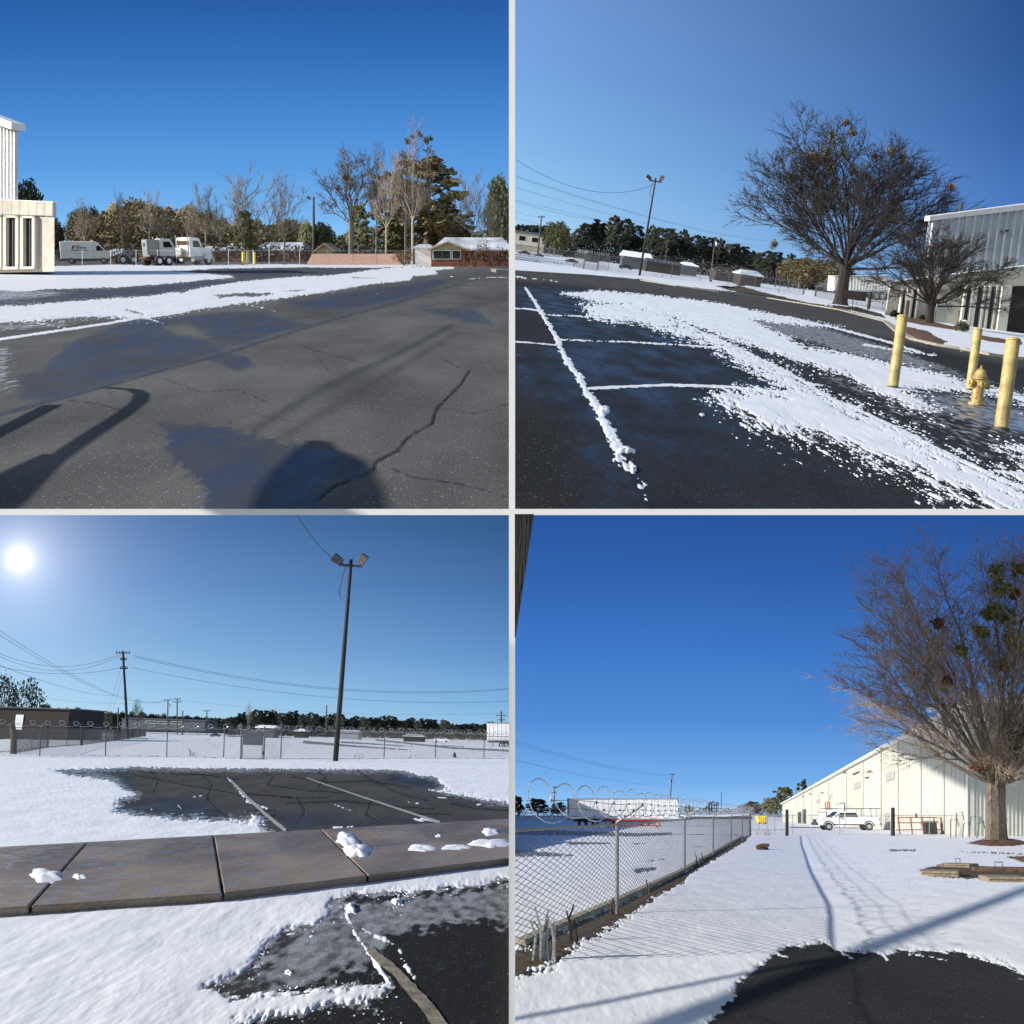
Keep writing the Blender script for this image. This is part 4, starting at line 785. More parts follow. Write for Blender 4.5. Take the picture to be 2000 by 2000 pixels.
def wood_post(p, px, py, h, r, label, m='wood_dark', top=None, lean=0, name='fence_post', cat='post', group=None):
    b = G(p, px, py); k = PAN[p]['k']; mb = MB(); mb.tube([(0,0,-.15),(0,0,h*.6),(lean*h,0,h),(lean*h,0,h+.04)], [r*1.05, r, r*.95, r*.7], 10)
    for z in (.25, .5, .75): mb.lathe([(r*1.02,h*z-.02),(r*1.14,h*z),(r*1.02,h*z+.02)], 10)
    o = mb.build(name, M[m], smooth=False); o.matrix_world = Matrix.Translation(b)@(Matrix.Rotation(math.atan(PAN[p]['lean']),4,'Y'))@Matrix.Scale(k,4); return tag(o, label, cat, group)
wood_post(4, 1537, 1633, 2.15, .13, 'dark wooden gate post between the yellow container and the white pickup')
wood_post(4, 1744, 1633, 2.3, .16, 'thick dark wooden post between the white pickup and the red rack')
wood_post(2, 1696, 604, 1.9, .17, 'dark wooden post right of the big bare trunk, top right picture')
wood_post(2, 1592, 579, 1.9, .13, 'weathered wooden fence post left of the big bare tree', 'wood_pole')
wood_post(2, 1569, 575, 1.7, .12, 'leaning wooden fence post in the gap left of the big bare tree', 'wood_pole', lean=.06)
wood_post(3, 26, 1473, 2.0, .20, 'stout leaning grey wooden post at the left end of the fence, bottom left picture', 'wood_pole', lean=-.08)
wood_post(3, 159, 1456, 2.1, .13, 'dark wooden gate post in front of the brick building', 'wood_dark')
wood_post(3, 93, 1460, 1.9, .07, 'thin dark gate post next to the stout wooden gate post', 'wood_dark', lean=-.03)
wood_post(3, 258, 1441, 1.6, .13, 'short wooden post just right of the tall utility pole', 'wood_dark')
wood_post(3, 272, 1440, 1.6, .10, 'short wooden post second to the right of the tall utility pole', 'wood_dark')
# third terrace fences
fence(3, [(-40,1478),(150,1477),(325,1478),(470,1480),(520,1482),(548,1481),(760,1480),(997,1480)], [78,205,325,437,548,750,850,945], 1.75, 'chain_link_fence', 'long chain link fence across the snow with razor wire, bottom left picture', (.13,.13), .006, pr=.036, arm=1, armlen=.4, barbed=2, post_mat='galv_dark', razor=(.95,.17,.36,.010), mesh_mat='galv_dark')
fence(3, [(26,1473),(93,1461),(159,1456),(210,1449),(262,1441),(285,1438)], [62,130,180,196,213,228,240], 1.5, 'chain_link_fence', 'side fence running back to the tall utility pole, bottom left picture', (.25,.2), .008, pr=.03, rails=(1,.05), post_mat='galv_dark')
fence(3, [(285,1436),(520,1440),(700,1443),(997,1452)], [350,385,410,440,470,585,610,650,700,780,882,917], 1.8, 'chain_link_fence', 'far chain link fence along the back of the snowy lot, bottom left picture', (.7,.4), .012, pr=.035, post_mat='galv_dark', razor=(1.5,.16,.4,.012))
# second terrace fences
fence(2, [(1003,508),(1050,512),(1120,521),(1140,526),(1168,528),(1187,529),(1311,543),(1367,549),(1421,557),(1472,566),(1520,572),(1569,577)], [1050,1120,1187,1311,1367,1421,1472,1520], 1.75, 'chain_link_fence', 'chain link fence along the road with posts and coils, top right picture', (.30,.2), .006, pr=.035, arm=-1, armlen=.4, razor=(1.4,.16,.4,.010), post_mat='galv_dark')
fence(2, [(1592,580),(1690,600),(1722,607),(1740,612)], [1665,1721], 1.75, 'chain_link_fence', 'short chain link fence in front of the white trailer, top right picture', (.30,.2), .006, pr=.035, arm=-1, armlen=.4, razor=(1.2,.2,.4,.010))
fence(2, [(1003,492),(1100,500),(1250,515),(1400,536),(1560,560)], [1034,1072,1108,1180,1218,1290,1335,1400,1450,1500], 1.8, 'chain_link_fence', 'far chain link fence beyond the snowy field, top right picture', (.8,.45), .012, pr=.04, post_mat='galv_dark')
# first terrace fence
fence(1, [(95,518),(300,518),(400,519),(600,519),(800,518),(997,517)], [161,216,266,308,345,446,494,526,585,640,795,842,893,946,985], 1.85, 'chain_link_fence', 'tall chain link fence across the far side of the lot, top left picture', (.32,.28), .0075, pr=.035)
def gate_with_sign(p, x0, x1, py, h, label, sh):
    a = G(p, x0, py[0]); b = P(p, x1, a.y); k = PAN[p]['k']; w = (b-a).length/k; t = thing('pedestrian_gate', label, 'gate', a, math.atan2(b.y-a.y, b.x-a.x), p=p)
    for x, hh in ((0, h+.35), (w, h+.3)):
        m = MB(); m.cyl((x,0,-.1), (x,0,hh), .055, 8); m.build('post', M['galv_dark'], t)
    m = MB(); m.cyl((.1,0,.06), (w-.1,0,.06), .022, 6).cyl((.1,0,h), (w-.1,0,h), .022, 6).cyl((.1,0,.06), (.1,0,h+.2), .022, 6).cyl((w-.1,0,.06), (w-.1,0,h), .022, 6); m.build('gate_frame', M['galv_dark'], t)
    m = MB(); m.box((w/2, -.05, h*.73), (w-.22, .03, h*.42)); s = m.build('sign_board', M['greyboard'], t, bevel=.008)
    m = MB(); m.box((w/2, -.03, h*.945), (w-.2, .045, .02)).box((w/2, -.03, h*.515), (w-.2, .045, .02)); m.build('sign_edge', M['darksteel'], t)
    m = MB(); m.box((w-.05, -.07, h*.25), (.09, .08, .22)); m.build('latch', M['darksteel'], t, bevel=.01)
    m = MB(); n = 12
    for i in range(n): m.cyl((.1+(w-.2)*i/n, 0, .06), (.1+(w-.2)*(i+1)/n, 0, h*.5), .005, 3).cyl((.1+(w-.2)*(i+1)/n, 0, .06), (.1+(w-.2)*i/n, 0, h*.5), .005, 3)
    m.build('chain_mesh', M['galv_dark'], t)['kind'] = 'stuff'
gate_with_sign(3, 470, 515, (1483, 1482), 1.85, 'narrow gate carrying a plain grey board in the bottom left picture', 1)
gate_with_sign(2, 1139, 1167, (525, 528), 1.85, 'narrow gate carrying a plain grey board in the top right picture', 1)
def floodlight(t, x, z, a, s=1, yaw=0):
    Mx = Matrix.Rotation(yaw, 3, 'Z')@Matrix.Rotation(a, 3, 'Y'); c = Vector((x, 0, z))
    m = MB(); m.hexa([Mx@Vector(v)*s+c for v in ((-.16,-.14,.05),(.16,-.14,.05),(.16,.14,.05),(-.16,.14,.05),(-.26,-.30,.50),(.10,-.30,.56),(.10,.30,.56),(-.26,.30,.50))]); m.box(Mx@Vector((0,0,.02))*s+c, (.10*s,.10*s,.12*s), M=Mx)
    h = m.build('floodlight', M['galv_dark'], t, bevel=.015); m = MB(); m.hexa([Mx@Vector(v)*s+c for v in ((-.275,-.25,.46),(-.175,-.14,.10),(-.175,.14,.10),(-.275,.25,.46),(-.29,-.26,.47),(-.195,-.15,.09),(-.195,.15,.09),(-.29,.26,.47))]); m.build('lens', M['lamp_glass'], h)
def lamp_pole(p, px, py, toppx, toppy, r, label, heads=2, m='wood_dark', armw=1.1, s=1.5):
    b = G(p, px, py); k = PAN[p]['k']; top = V(toppx, toppy, b.y); v = (top-b)/k; t = thing('lamp_pole', label, 'light pole', b, sc=k)
    mb = MB(); mb.tube([v*(-.01), v*.3, v*.7, v], [r*1.2, r*1.1, r*.85, r*.72], 12); mb.build('pole', M[m], t, smooth=True)
    sx = v.normalized(); ax = Vector((sx.z, 0, -sx.x)); c = v*.968
    if heads == 2:
        mb = MB(); mb.hexa([c+ax*(-armw)+Vector((0,-.06,-.07)), c+ax*armw+Vector((0,-.06,-.07)), c+ax*armw+Vector((0,.06,-.07)), c+ax*(-armw)+Vector((0,.06,-.07)), c+ax*(-armw)+Vector((0,-.06,.07)), c+ax*armw+Vector((0,-.06,.07)), c+ax*armw+Vector((0,.06,.07)), c+ax*(-armw)+Vector((0,.06,.07))])
        mb.build('crossarm', M['darksteel'], t)
        for sg in (-1, 1): floodlight(t, (c+ax*sg*armw*.72).x, (c+ax*sg*armw*.72).z+.1, sg*.75, s*1.4)
        mb = MB(); mb.tube([c+ax*(-.25), c+ax*(-.5)+Vector((0,0,-.6)), c+ax*(-.75)+Vector((0,0,-1.8)), c+ax*(-.55)+Vector((0,0,-2.3)), c+ax*(-.38)+Vector((0,0,-1.9))], .035, 5); mb.build('cable_loop', M['wire'], t)
    else: floodlight(t, c.x-.5, c.z, -.8, s)
    return t, top
lamp_pole(3, 655, 1487, 686, 1092, .145, 'tall dark wooden light pole with two floodlights, bottom left picture', armw=.75, s=.95)
lamp_pole(2, 1249, 538, 1281, 348, .13, 'tall dark light pole with two floodlights, top right picture', armw=.8, s=.95)
lamp_pole(1, 613, 512, 612.5, 385, .22, 'pale wooden lamp pole with one small lamp, top left picture', 1, 'wood_pole', s=1)
lamp_pole(1, 876, 505, 877, 410, .10, 'short white pole behind the brick house roof', 1, 'white_metal', s=.8)
def util_pole(p, px, y, top, r, label, arms=((.97,1.2),), tilt=0, trans=0, m='wood_dark'):
    b = P(p, px, y); k = PAN[p]['k']; H = (W(top)*y-b.z)/k; lean = tilt/F*y/k; t = thing('utility_pole', label, 'utility pole', b, sc=k)
    mb = MB(); mb.tube([(0,0,-.3),(lean*.5,0,H*.5),(lean,0,H)], [r*1.15,r,r*.8], 8); mb.build('pole', M[m], t)
    for f, w in arms:
        mb = MB(); mb.box((lean*f,0,H*f), (w*2,.12,.14)); mb.build('crossarm', M['wood_dark'], t)
        mb = MB()
        for x in (-.9, -.45, .45, .9): mb.lathe([(.05,.07),(.09,.16),(.06,.2),(.09,.27),(.03,.33)], 6, (lean*f+x*w, 0, H*f))
        mb.build('insulators', M['galv_dark'], t)
    for i in range(trans):
        mb = MB(); mb.lathe([(.05,-.55),(.26,-.5),(.28,-.1),(.26,.32),(.05,.4)], 10, (lean*.85+(-1)**i*.42, 0, H*.84)); mb.build('transformer', M['galv'], t)
    return [(b+Vector((lean*f*k+x*w*k, 0, H*f*k+.33*k))) for f, w in arms for x in (-.9, -.45, .45, .9)]
A3 = util_pole(3, 250, 470, 1271, .20, 'tall utility pole with two small crossarms left of centre, bottom left picture', ((.975,1.1),(.90,.5),(.80,.6)), tilt=-10)
B3 = util_pole(3, 327, 900, 1366, .2, 'far utility pole with a transformer, left of the twin pole', ((.98,1.2),), tilt=1, trans=1, m='wood_pole')
util_pole(3, 346, 880, 1364, .2, 'far utility pole with double crossarms right of the transformer pole', ((.98,1.0),(.90,1.3)), m='wood_pole')
for px, top, lab in [(356,1388,'short bare pole right of the double crossarm pole'), (230,1382,'short dark pole in front of the long white building'), (637,1377,'slim pole behind the fence just left of the tall light pole')]:
    util_pole(3, px, 800, top, .18, lab, (), tilt=1, m='wood_pole')
util_pole(3, 404, 1000, 1387, .2, 'small far utility pole left of the lone tree', ((.97,1.2),), m='wood_pole')
util_pole(3, 979, 900, 1389, .25, 'utility pole peeping over the white trailer at the right edge', ((.85,1.5),(.70,1.2)), m='wood_pole')
A2 = util_pole(2, 1050, 250, 421, .18, 'far left utility pole of the top right picture', ((.96,.9),), tilt=8, m='wood_pole')
B2 = util_pole(2, 1388, 230, 463, .16, 'leaning utility pole with transformer in front of the far wood, top right picture', ((.97,.5),), tilt=9, trans=1, m='wood_pole')
util_pole(2, 1065, 270, 445, .14, 'short slim pole right of the far left utility pole', (), tilt=4, m='wood_pole')
for px, top, lab in [(1302,466,'slim pole against the dark wood right of the light pole'), (1518,512,'slim pole left of the big bare tree'), (1543,518,'second slim pole nearer to the big bare tree')]:
    util_pole(2, px-4, 250, top, .12, lab, ((.9,.5),), tilt=6, m='wood_pole')
A4 = util_pole(4, 1306, 330, 1511, .17, 'utility pole with two transformers behind the white trailer', ((.985,.9),), tilt=7, trans=2, m='wood_pole')
B4 = util_pole(4, 1079, 340, 1536, .15, 'utility pole seen through the wire coil left of the trailer', ((.97,.7),(.8,.6)), tilt=5, m='wood_pole')
util_pole(4, 1409, 340, 1548, .13, 'short lamp post above the razor wire right of the trailer', (), m='wood_pole')
def wire(p, a, b, ya, yb, sag, label, r=.03, n=20):
    A, B = V(*a, ya), V(*b, yb); k = PAN[p]['k']; m = MB()
    m.tube([A.lerp(B, i/n)-A-Vector((0,0,sag*k*4*(i/n)*(1-i/n))) for i in range(n+1)], r*k, 4)
    o = m.build('overhead_wire', M['wire'], loc=A); return tag(o, label, 'power line')
wire(3, (576,1000), (660,1097), 150, 190, .3, 'thick cable rising to the upper edge from the floodlight pole', .03)
for a, b, ya, yb, sg, lab in [((262,1280),(1000,1344),470,520,2.5,'upper long wire crossing the sky from the tall utility pole'), ((262,1283),(1000,1346),470,515,2.5,'twin wire just under the upper long wire'), ((258,1304),(1000,1369),470,520,2.0,'middle long wire crossing behind the light pole'),
        ((350,1367),(1000,1392),880,900,2,'lowest faint wire over the far wood'), ((-20,1268),(236,1277),440,470,2.2,'upper wire from the left edge to the tall utility pole'), ((-20,1272),(236,1280),440,470,2.6,'second wire from the left edge to the tall utility pole'), ((-20,1297),(240,1303),440,470,1.2,'lower wire from the left edge to the tall utility pole'),
        ((-20,1219),(322,1368),300,900,3,'steep wire falling from the left edge to the far transformer pole'), ((-20,1228),(325,1369),300,900,3,'second steep wire falling to the far transformer pole'), ((-20,1292),(225,1358),300,800,1,'thin wire falling behind the brick building'), ((240,1290),(203,1420),470,450,0,'left guy wire of the tall utility pole'), ((240,1315),(222,1385),470,450,0,'right guy wire of the tall utility pole'), ((90,1364),(330,1370),900,900,1,'faint low wire over the left skyline')]:
    wire(3, a, b, ya, yb, sg, lab, .022 if 'guy' not in lab else .015)
for a, b, ya, yb, sg, lab in [((1000,307),(1278,360),90,118,1.9,'sagging cable ending at the floodlight pole, top right picture'), ((1000,341),(1500,470),140,300,1.4,'double wire sloping down across the top right picture'), ((1000,343.5),(1500,472),140,300,1.4,'lower twin of the double sloping wire'), ((1000,364),(1500,482),150,300,1.2,'thin wire below the double sloping wire'), ((1000,389),(1500,486),150,300,1.0,'third sloping wire above the far wood'), ((1000,391),(1200,434),150,240,.6,'wire closely under the third sloping wire'), ((1000,410),(1055,424),200,250,.3,'short wire to the far left utility pole'), ((1000,425),(1160,452),200,300,.5,'lowest wire at the left edge of the top right picture')]:
    wire(2, a, b, ya, yb, sg, lab, .018)
for a, b, ya, yb, sg, lab in [((1000,1445),(1306,1513),200,330,1.2,'upper wire from the left edge to the transformer pole, bottom right picture'), ((1000,1450),(1306,1515),200,330,1.2,'wire just under the upper wire, bottom right picture'), ((1000,1483),(1302,1535),200,330,1.0,'lower wire to the transformer pole, bottom right picture'), ((1306,1537),(1375,1563),330,380,.8,'short wire falling right from the transformer pole')]:
    wire(4, a, b, ya, yb, sg, lab, .022)
# ================================================================== facades
class Facade:
    """a wall standing between two ground points with its own heights"""
    def __init__(s, p, L, Rr, t):
        # L, R: (px, y, py_base, py_top)
        s.up = UP(p); s.t = t
        s.a, s.b = V(L[0], L[2], L[1]), V(Rr[0], Rr[2], Rr[1])
        s.ha, s.hb = (W(L[3])-W(L[2]))*L[1]/s.up.z, (W(Rr[3])-W(Rr[2]))*Rr[1]/s.up.z
        s.o = s.a; d = s.b-s.a; s.n = Vector((d.y, -d.x, 0)).normalized(); s.n.z = PAN[p]['b']*s.n.y*.9+PAN[p]['a']*s.n.x
    def s_of(s, px):
        u = U(px); d = s.b-s.a; return (u*s.a.y-s.a.x)/(d.x-u*d.y)
    def pt(s, f, t, out=0): return s.a.lerp(s.b, f)+s.up*((s.ha+(s.hb-s.ha)*f)*t)+s.n*out-s.o
    def block(s, m, f0, f1, t0, t1, o0, o1, t0b=None, t1b=None):
        t0b = t0 if t0b is None else t0b; t1b = t1 if t1b is None else t1b
        return m.hexa([s.pt(f0,t0,o1), s.pt(f1,t0b,o1), s.pt(f1,t0b,o0), s.pt(f0,t0,o0), s.pt(f0,t1,o1), s.pt(f1,t1b,o1), s.pt(f1,t1b,o0), s.pt(f0,t1,o0)])
    def solid(s, name, material, f0, f1, t0, t1, k=1.1, o=0, k2=None):
        m = MB(); q = [s.pt(f0,t0,o)+s.o, s.pt(f1,t0,o)+s.o, s.pt(f0,t1,o)+s.o, s.pt(f1,t1,o)+s.o]; A, B, C_, D = q; Bk = [v*k for v in q]
        m.hexa([v-s.o for v in (A, B, Bk[1], Bk[0], C_, D, Bk[3], Bk[2])]); return m.build(name, M[material], s.t)
    def part(s, name, material, *blocks, bevel=0, parent=None):
        m = MB()
        for b in blocks: s.block(m, *b)
        return m.build(name, M[material], parent or s.t, bevel=bevel)
    def siding(s, f0, f1, t0, t1, n, material, name='siding_panel', rib=.045, base=.0):
        m = MB(); s.block(m, f0, f1, t0, t1, base-.05, base)
        for i in range(n):
            g = f0+(f1-f0)*(i+.5)/n; w = (f1-f0)/n; s.block(m, g-w*.14, g+w*.14, t0+.002, t1-.002, base, base+rib)
        return m.build(name, M[material], s.t)
# ---- warehouse, fourth terrace
wt = thing('warehouse', 'long cream metal warehouse with ribbed siding behind the white pickup', 'warehouse', V(1528, 1605, 205))
fw = Facade(4, (1528, 205, 1607, 1572), (1888, 84, 1635, 1379), wt)
seams = [1528,1536,1545,1556,1570,1586,1600,1619,1654,1687,1722,1755,1800,1845,1888]
for i in range(len(seams)-1):
    a, b = fw.s_of(seams[i]), fw.s_of(seams[i+1]); fw.siding(a+.0008, b-.0008, -.01, .985, max(2, int((b-a)*95)), 'cream_metal')
fw.part('wall', 'cream_metal', (0, 1, -.02, .98, -.6, -.06))
fw.part('gutter', 'white_metal', (-.005, 1.0, .985, 1.012, -.2, .45)); fw.part('roof_edge', 'white_metal', (-.005, 1.0, 1.014, 1.03, -8, .35))
for px in seams[4:-1]: fw.part('downpipe', 'cream_metal', (fw.s_of(px)-.0004, fw.s_of(px)+.0004, .02, .985, .05, .12))
for px, t0, t1, w in [(1623,.55,.66,8), (1598,.53,.62,5), (1675,.60,.70,12), (1740,.58,.68,16)]:
    a, b = fw.s_of(px-w/2), fw.s_of(px+w/2); fr = fw.part('louvre', 'cream_metal', (a, b, t0, t1, .05, .12))
    fw.part('slats', 'galv', *[(a+.0006, b-.0006, t0+(t1-t0)*(i+.2)/6, t0+(t1-t0)*(i+.55)/6, .12, .14) for i in range(6)], parent=fr)
for px, py, w in [(1652,1512,4), (1674,1513,12), (1700,1510,6), (1695,1522,5), (1607,1551,3), (1569,1558,3), (1584,1553,3), (1765,1478,8)]:
    a, b = fw.s_of(px-w/2), fw.s_of(px+w/2); mid = fw.pt((a+b)/2, 0)+fw.o; hh = (W(py)*mid.y-mid.z)/(fw.ha+(fw.hb-fw.ha)*(a+b)/2)
    fw.part('wall_lamp', 'darksteel', (a, b, hh-.005, hh+.005, .05, .28), bevel=.02)
for x0, x1, t in [(1560,1565,.36), (1569,1575,.42), (1637,1650,.40), (1600,1615,.27)]:
    a, b = fw.s_of(x0), fw.s_of(x1); big = x0 in (1637, 1600)
    d = fw.part('door', 'white_metal' if big else 'darksteel', (a, b, 0, t, .05, .09)); fw.part('door_frame', 'galv_dark', (a-.0012, a, 0, t+.01, .05, .14), (b, b+.0012, 0, t+.01, .05, .14), (a-.0012, b+.0012, t+.01, t+.018, .05, .14), parent=d)
fe = Facade(4, (1888.5, 84, 1635, 1379), (2090, 84, 1642, 1350), wt)
fe.t = wt; fe.o = fw.o
fe.siding(0, .5, -.01, .985, 13, 'cream_metal'); fe.siding(.502, 1, -.01, .985, 13, 'cream_metal'); fe.part('corner_trim', 'white_metal', (-.006, .006, 0, .985, -.02, .10)); fe.part('wall', 'cream_metal', (0.01, 1, -.02, .98, -.6, -.06))
fe.part('roof_edge', 'white_metal', (-.005, 1, .985, 1.02, -8, .35))
fe.part('dark_doorway', 'darksteel', (.93, 1.0, 0, .35, .05, .09))
m = MB(); q = fw.pt(.99, 1.0)+Vector((1.2, 1, 0)); m.lathe([(.5,0),(.5,.5),(.9,.6),(.8,1.0),(.1,1.3)], 12, tuple(q)); m.build('roof_vent', M['galv'], wt)
# pipes and meters at the near corner
pt = thing('pipe_stand', 'tangle of grey pipes and meters against the warehouse corner', 'pipes', G(4, 1872, 1637))
for i, (x, h) in enumerate([(-.6,1.4),(-.2,1.9),(.3,1.1),(.8,1.6),(1.4,1.2)]):
    m = MB(); m.tube([(x,0,0),(x+.05*i,0,h),(x+.5,0,h+.1),(x+.6,0,h-.5)], .04, 6); m.build('pipe', M['galv_dark'], pt)
m = MB(); m.box((1.5,-.1,1.4), (.35,.2,.5)); m.build('meter_box', M['galv'], pt, bevel=.03)
# ---- office building, second terrace
ot = thing('office_building', 'white ribbed building with pale precast ground floor at the right, top right picture', 'building', V(1728, 614, 96))
fl = Facade(2, (1728, 87, 615, 545), (2060, 90, 682, 505), ot)
fu = Facade(2, (1793, 88, 632, 410), (2060, 91, 685, 377), ot); fu.o = fl.o
fl.solid('wall', 'precast', 0, 1, -.03, .86)
js = [0,.10,.2,.3,.4,.5,.6,.7,.8,.9,1]
for i in range(10): fl.part('fascia_panel', 'precast', (js[i]+.002, js[i+1]-.002, .74, .995, 0, .22), bevel=.01)
fl.part('snow_cap', 'gutter_white', (-.002, 1, 1.0, 1.012, -.4, .25))
wins = [(1757,1764),(1779,1787),(1890,1900),(1912,1924),(1940,1950)]
for a, b in wins:
    f0, f1 = fl.s_of(a), fl.s_of(b); wd = f1-f0
    w = fl.part('window', 'precast_trim', (f0-wd*.55, f0-.001, .02, .76, 0, .34), (f1+.001, f1+wd*.45, .02, .76, 0, .34), (f0-wd*.5, f1+wd*.45, .0, .02, 0, .30), bevel=.01)
    fl.part('pane', 'glass', (f0, f1, .03, .75, .0, .05), parent=w); fl.part('frame', 'darksteel', (f0+wd*.47, f0+wd*.53, .03, .75, .05, .08), parent=w)
for i, (a, b) in enumerate([(1728,1750),(1793,1800),(1812,1880)]):
    f0, f1 = fl.s_of(a), fl.s_of(b); fl.part('wall_panel', 'precast', (f0+.002, f1-.002, .0, .735, 0, .12), bevel=.01)
fl.part('pier', 'precast_trim', (fl.s_of(1960), fl.s_of(1980), .0, .74, 0, .5), bevel=.01); fl.part('dark_recess', 'brickdark', (fl.s_of(1985), 1, 0, .73, 0, .04))
for i in range(8): fu.siding(i/8+.001, (i+1)/8-.001, .50, .985, 2, 'grey_metal', rib=.22)
fu.solid('wall', 'grey_metal', 0, 1, .42, .98, 1.1, -.06); fu.part('roof_edge', 'white_metal', (-.01, 1, .985, 1.02, -.5, .30)); fu.part('roof_snow', 'gutter_white', (-.01, 1, 1.022, 1.032, -.5, .25))
f = fu.s_of(1945); fu.part('wall_lamp', 'darksteel', (f, f+.03, .83, .845, .1, .7)); fu.part('roof_vent', 'darksteel', (fu.s_of(1865), fu.s_of(1868), 1.03, 1.10, -1, -.6))
# ---- white building, first terrace
lt = thing('office_building', 'white building with two tall dark windows at the left edge, top left picture', 'building', V(-20, 530, 82))
l1 = Facade(1, (-20, 94, 528, 406), (89.5, 91, 526, 411), lt)
l2 = Facade(1, (-20, 94.3, 530, 257), (27, 92.8, 526, 275), lt); l2.o = l1.o
l1.solid('wall', 'precast', 0, 1, -.02, .79); 
sx = [-20,4.5,19.5,34,48.5,62.5,75.5,89.5]
for i in range(7): l1.part('fascia_panel', 'precast', (l1.s_of(sx[i])+.002, l1.s_of(sx[i+1])-.002, .80, .995, -.2, .16), bevel=.01)
l1.part('snow_cap', 'gutter_white', (0, 1, 1.0, 1.012, -.5, .12))
for a, b in [(14,29.5),(43,57.5),(-14,1)]:
    f0, f1 = l1.s_of(a), l1.s_of(b); e = .045
    w = l1.part('window', 'precast_trim', (f0-e, f0-.001, .05, .79, 0, .35), (f1+.001, f1+e, .05, .79, 0, .35), (f0-e, f1+e, .02, .06, 0, .4), (f0-e, f1+e, .755, .79, 0, .35), bevel=.02)
    l1.part('pane', 'glass', (f0, f1, .06, .755, 0, .05), parent=w); l1.part('frame', 'darksteel', (f0+.055, f0+.062, .06, .755, .05, .09), parent=w)
for i in range(4): l2.siding(i/4+.002, (i+1)/4-.002, .44, .95, 2, 'white_metal', rib=.15)
l2.solid('wall', 'white_metal', 0, 1, .40, .95, 1.1, -.06); l2.part('roof_edge', 'white_metal', (0, 1.10, .952, 1.0, -.5, .8))
ct = thing('security_camera', 'white dome camera hanging from the corner of the white building', 'camera', V(28, 282, 89.5))
m = MB(); m.box((.05,0,0), (.35,.12,.10)); m.build('bracket', M['white_metal'], ct, bevel=.02)
m = MB(); m.lathe([(.08,.0),(.13,-.05),(.13,-.22),(.10,-.26)], 12, (.15,0,0)); m.build('housing', M['white_metal'], ct); m = MB(); m.lathe([(.10,-.265),(.09,-.34),(.03,-.39)], 12, (.15,0,0)); m.build('dome', M['glass'], ct, smooth=True)
m = MB(); m.tube([(-.12,-.05,-.1),(-.1,-.05,-1.4),(-.3,-.05,-1.75),(-.75,-.05,-1.8)], .025, 5); m.build('cable', M['wire'], ct)
# ================================================================== vehicles
def wheel(t, x, y, r, w=.24, rim='chrome', name='wheel'):
    m = MB(); m.tube([(x,y-w/2,r),(x,y-w/2+.03,r),(x,y+w/2-.03,r),(x,y+w/2,r)], [r*.9,r,r,r*.9], 18); o = m.build(name, M['blackrubber'], t)
    m = MB(); sg = -1 if y < 0 else 1; m.tube([(x,y+sg*(w/2-.01),r),(x,y+sg*(w/2+.015),r)], [r*.6,r*.5], 12); m.build('rim', M[rim], o)
def van(p, px, py, yaw):
    t = thing('delivery_van', 'long white high roofed delivery van with small red and dark lettering beside the office', 'van', G(p, px, py), yaw, p=p, sc=1.12, pitch=True)
    prof = [(-2.95,.35),(-2.95,2.55),(-2.80,2.72),(1.0,2.72),(1.5,2.60),(2.35,1.62),(3.0,1.30),(3.1,1.0),(3.1,.38)]
    m = MB(); m.prism(prof, -1.0, 1.0); m.build('body', M['white_paint'], t, bevel=.08)
    m = MB(); m.box((0,-1.012,.50), (5.9,.03,.26)); m.box((-2.965,0,.50), (.03,2.0,.30)); m.box((3.1,0,.5), (.08,1.9,.28)); m.build('lower_trim', M['blackrubber'], t)
    m = MB(); m.prism([(1.30,1.55),(1.30,2.10),(1.58,2.25),(2.18,1.60)], -1.02, -.995); m.build('side_window', M['glass'], t)
    m = MB(); m.hexa([(1.62,-.85,2.50),(1.62,.85,2.50),(2.36,.85,1.66),(2.36,-.85,1.66),(1.66,-.85,2.54),(1.66,.85,2.54),(2.40,.85,1.70),(2.40,-.85,1.70)]); m.build('windscreen', M['glass'], t)
    for y in (-1, 1):
        m = MB(); m.box((1.75, y*1.14, 1.72), (.12,.16,.34)); m.build('mirror', M['blackrubber'], t, bevel=.03)
    for x in (-1.75, 2.05): wheel(t, x, -.93, .36); wheel(t, x, .93, .36)
    m = MB(); m.box((-2.97,-.48,1.95), (.02,.7,.06)); m.box((-2.97,-.48,1.78), (.02,.7,.09)); m.box((-2.97,-.48,1.45), (.02,.7,.04)); m.build('rear_lettering', M['blue_dark'], t)
    m = MB(); m.box((-1.4,-1.01,2.0), (.26,.02,.30)); m.box((-1.0,-1.01,2.16), (.9,.02,.10)); m.box((-1.55,-1.006,1.84), (.1,.012,.1)); e = m.build('red_emblem', M['red'], t)
    m = MB()
    for i in range(8): m.box((-1.0+i*.15,-1.01,1.95), (.10,.02,.20 if i % 2 else .14))
    for i in range(12): m.box((-1.55+i*.17,-1.01,1.66), (.13,.02,.12))
    for i in range(14): m.box((-1.6+i*.14,-1.006,1.33), (.08,.012,.035))
    m.build('side_lettering', M['blue_dark'], t)
    for y in (-.88, .88): m = MB(); m.box((-2.97,y,1.25), (.03,.12,.4)); m.build('tail_light', M['red'], t)
    m = MB(); m.box((-.9,-1.01,1.6), (.02,.02,2.0)); m.box((.95,-1.01,1.5), (.02,.02,1.9)); m.box((-2.0,0,2.74), (.5,.5,.05)); m.build('door_seams', M['galv'], t)
van(1, 171, 515, R(16))
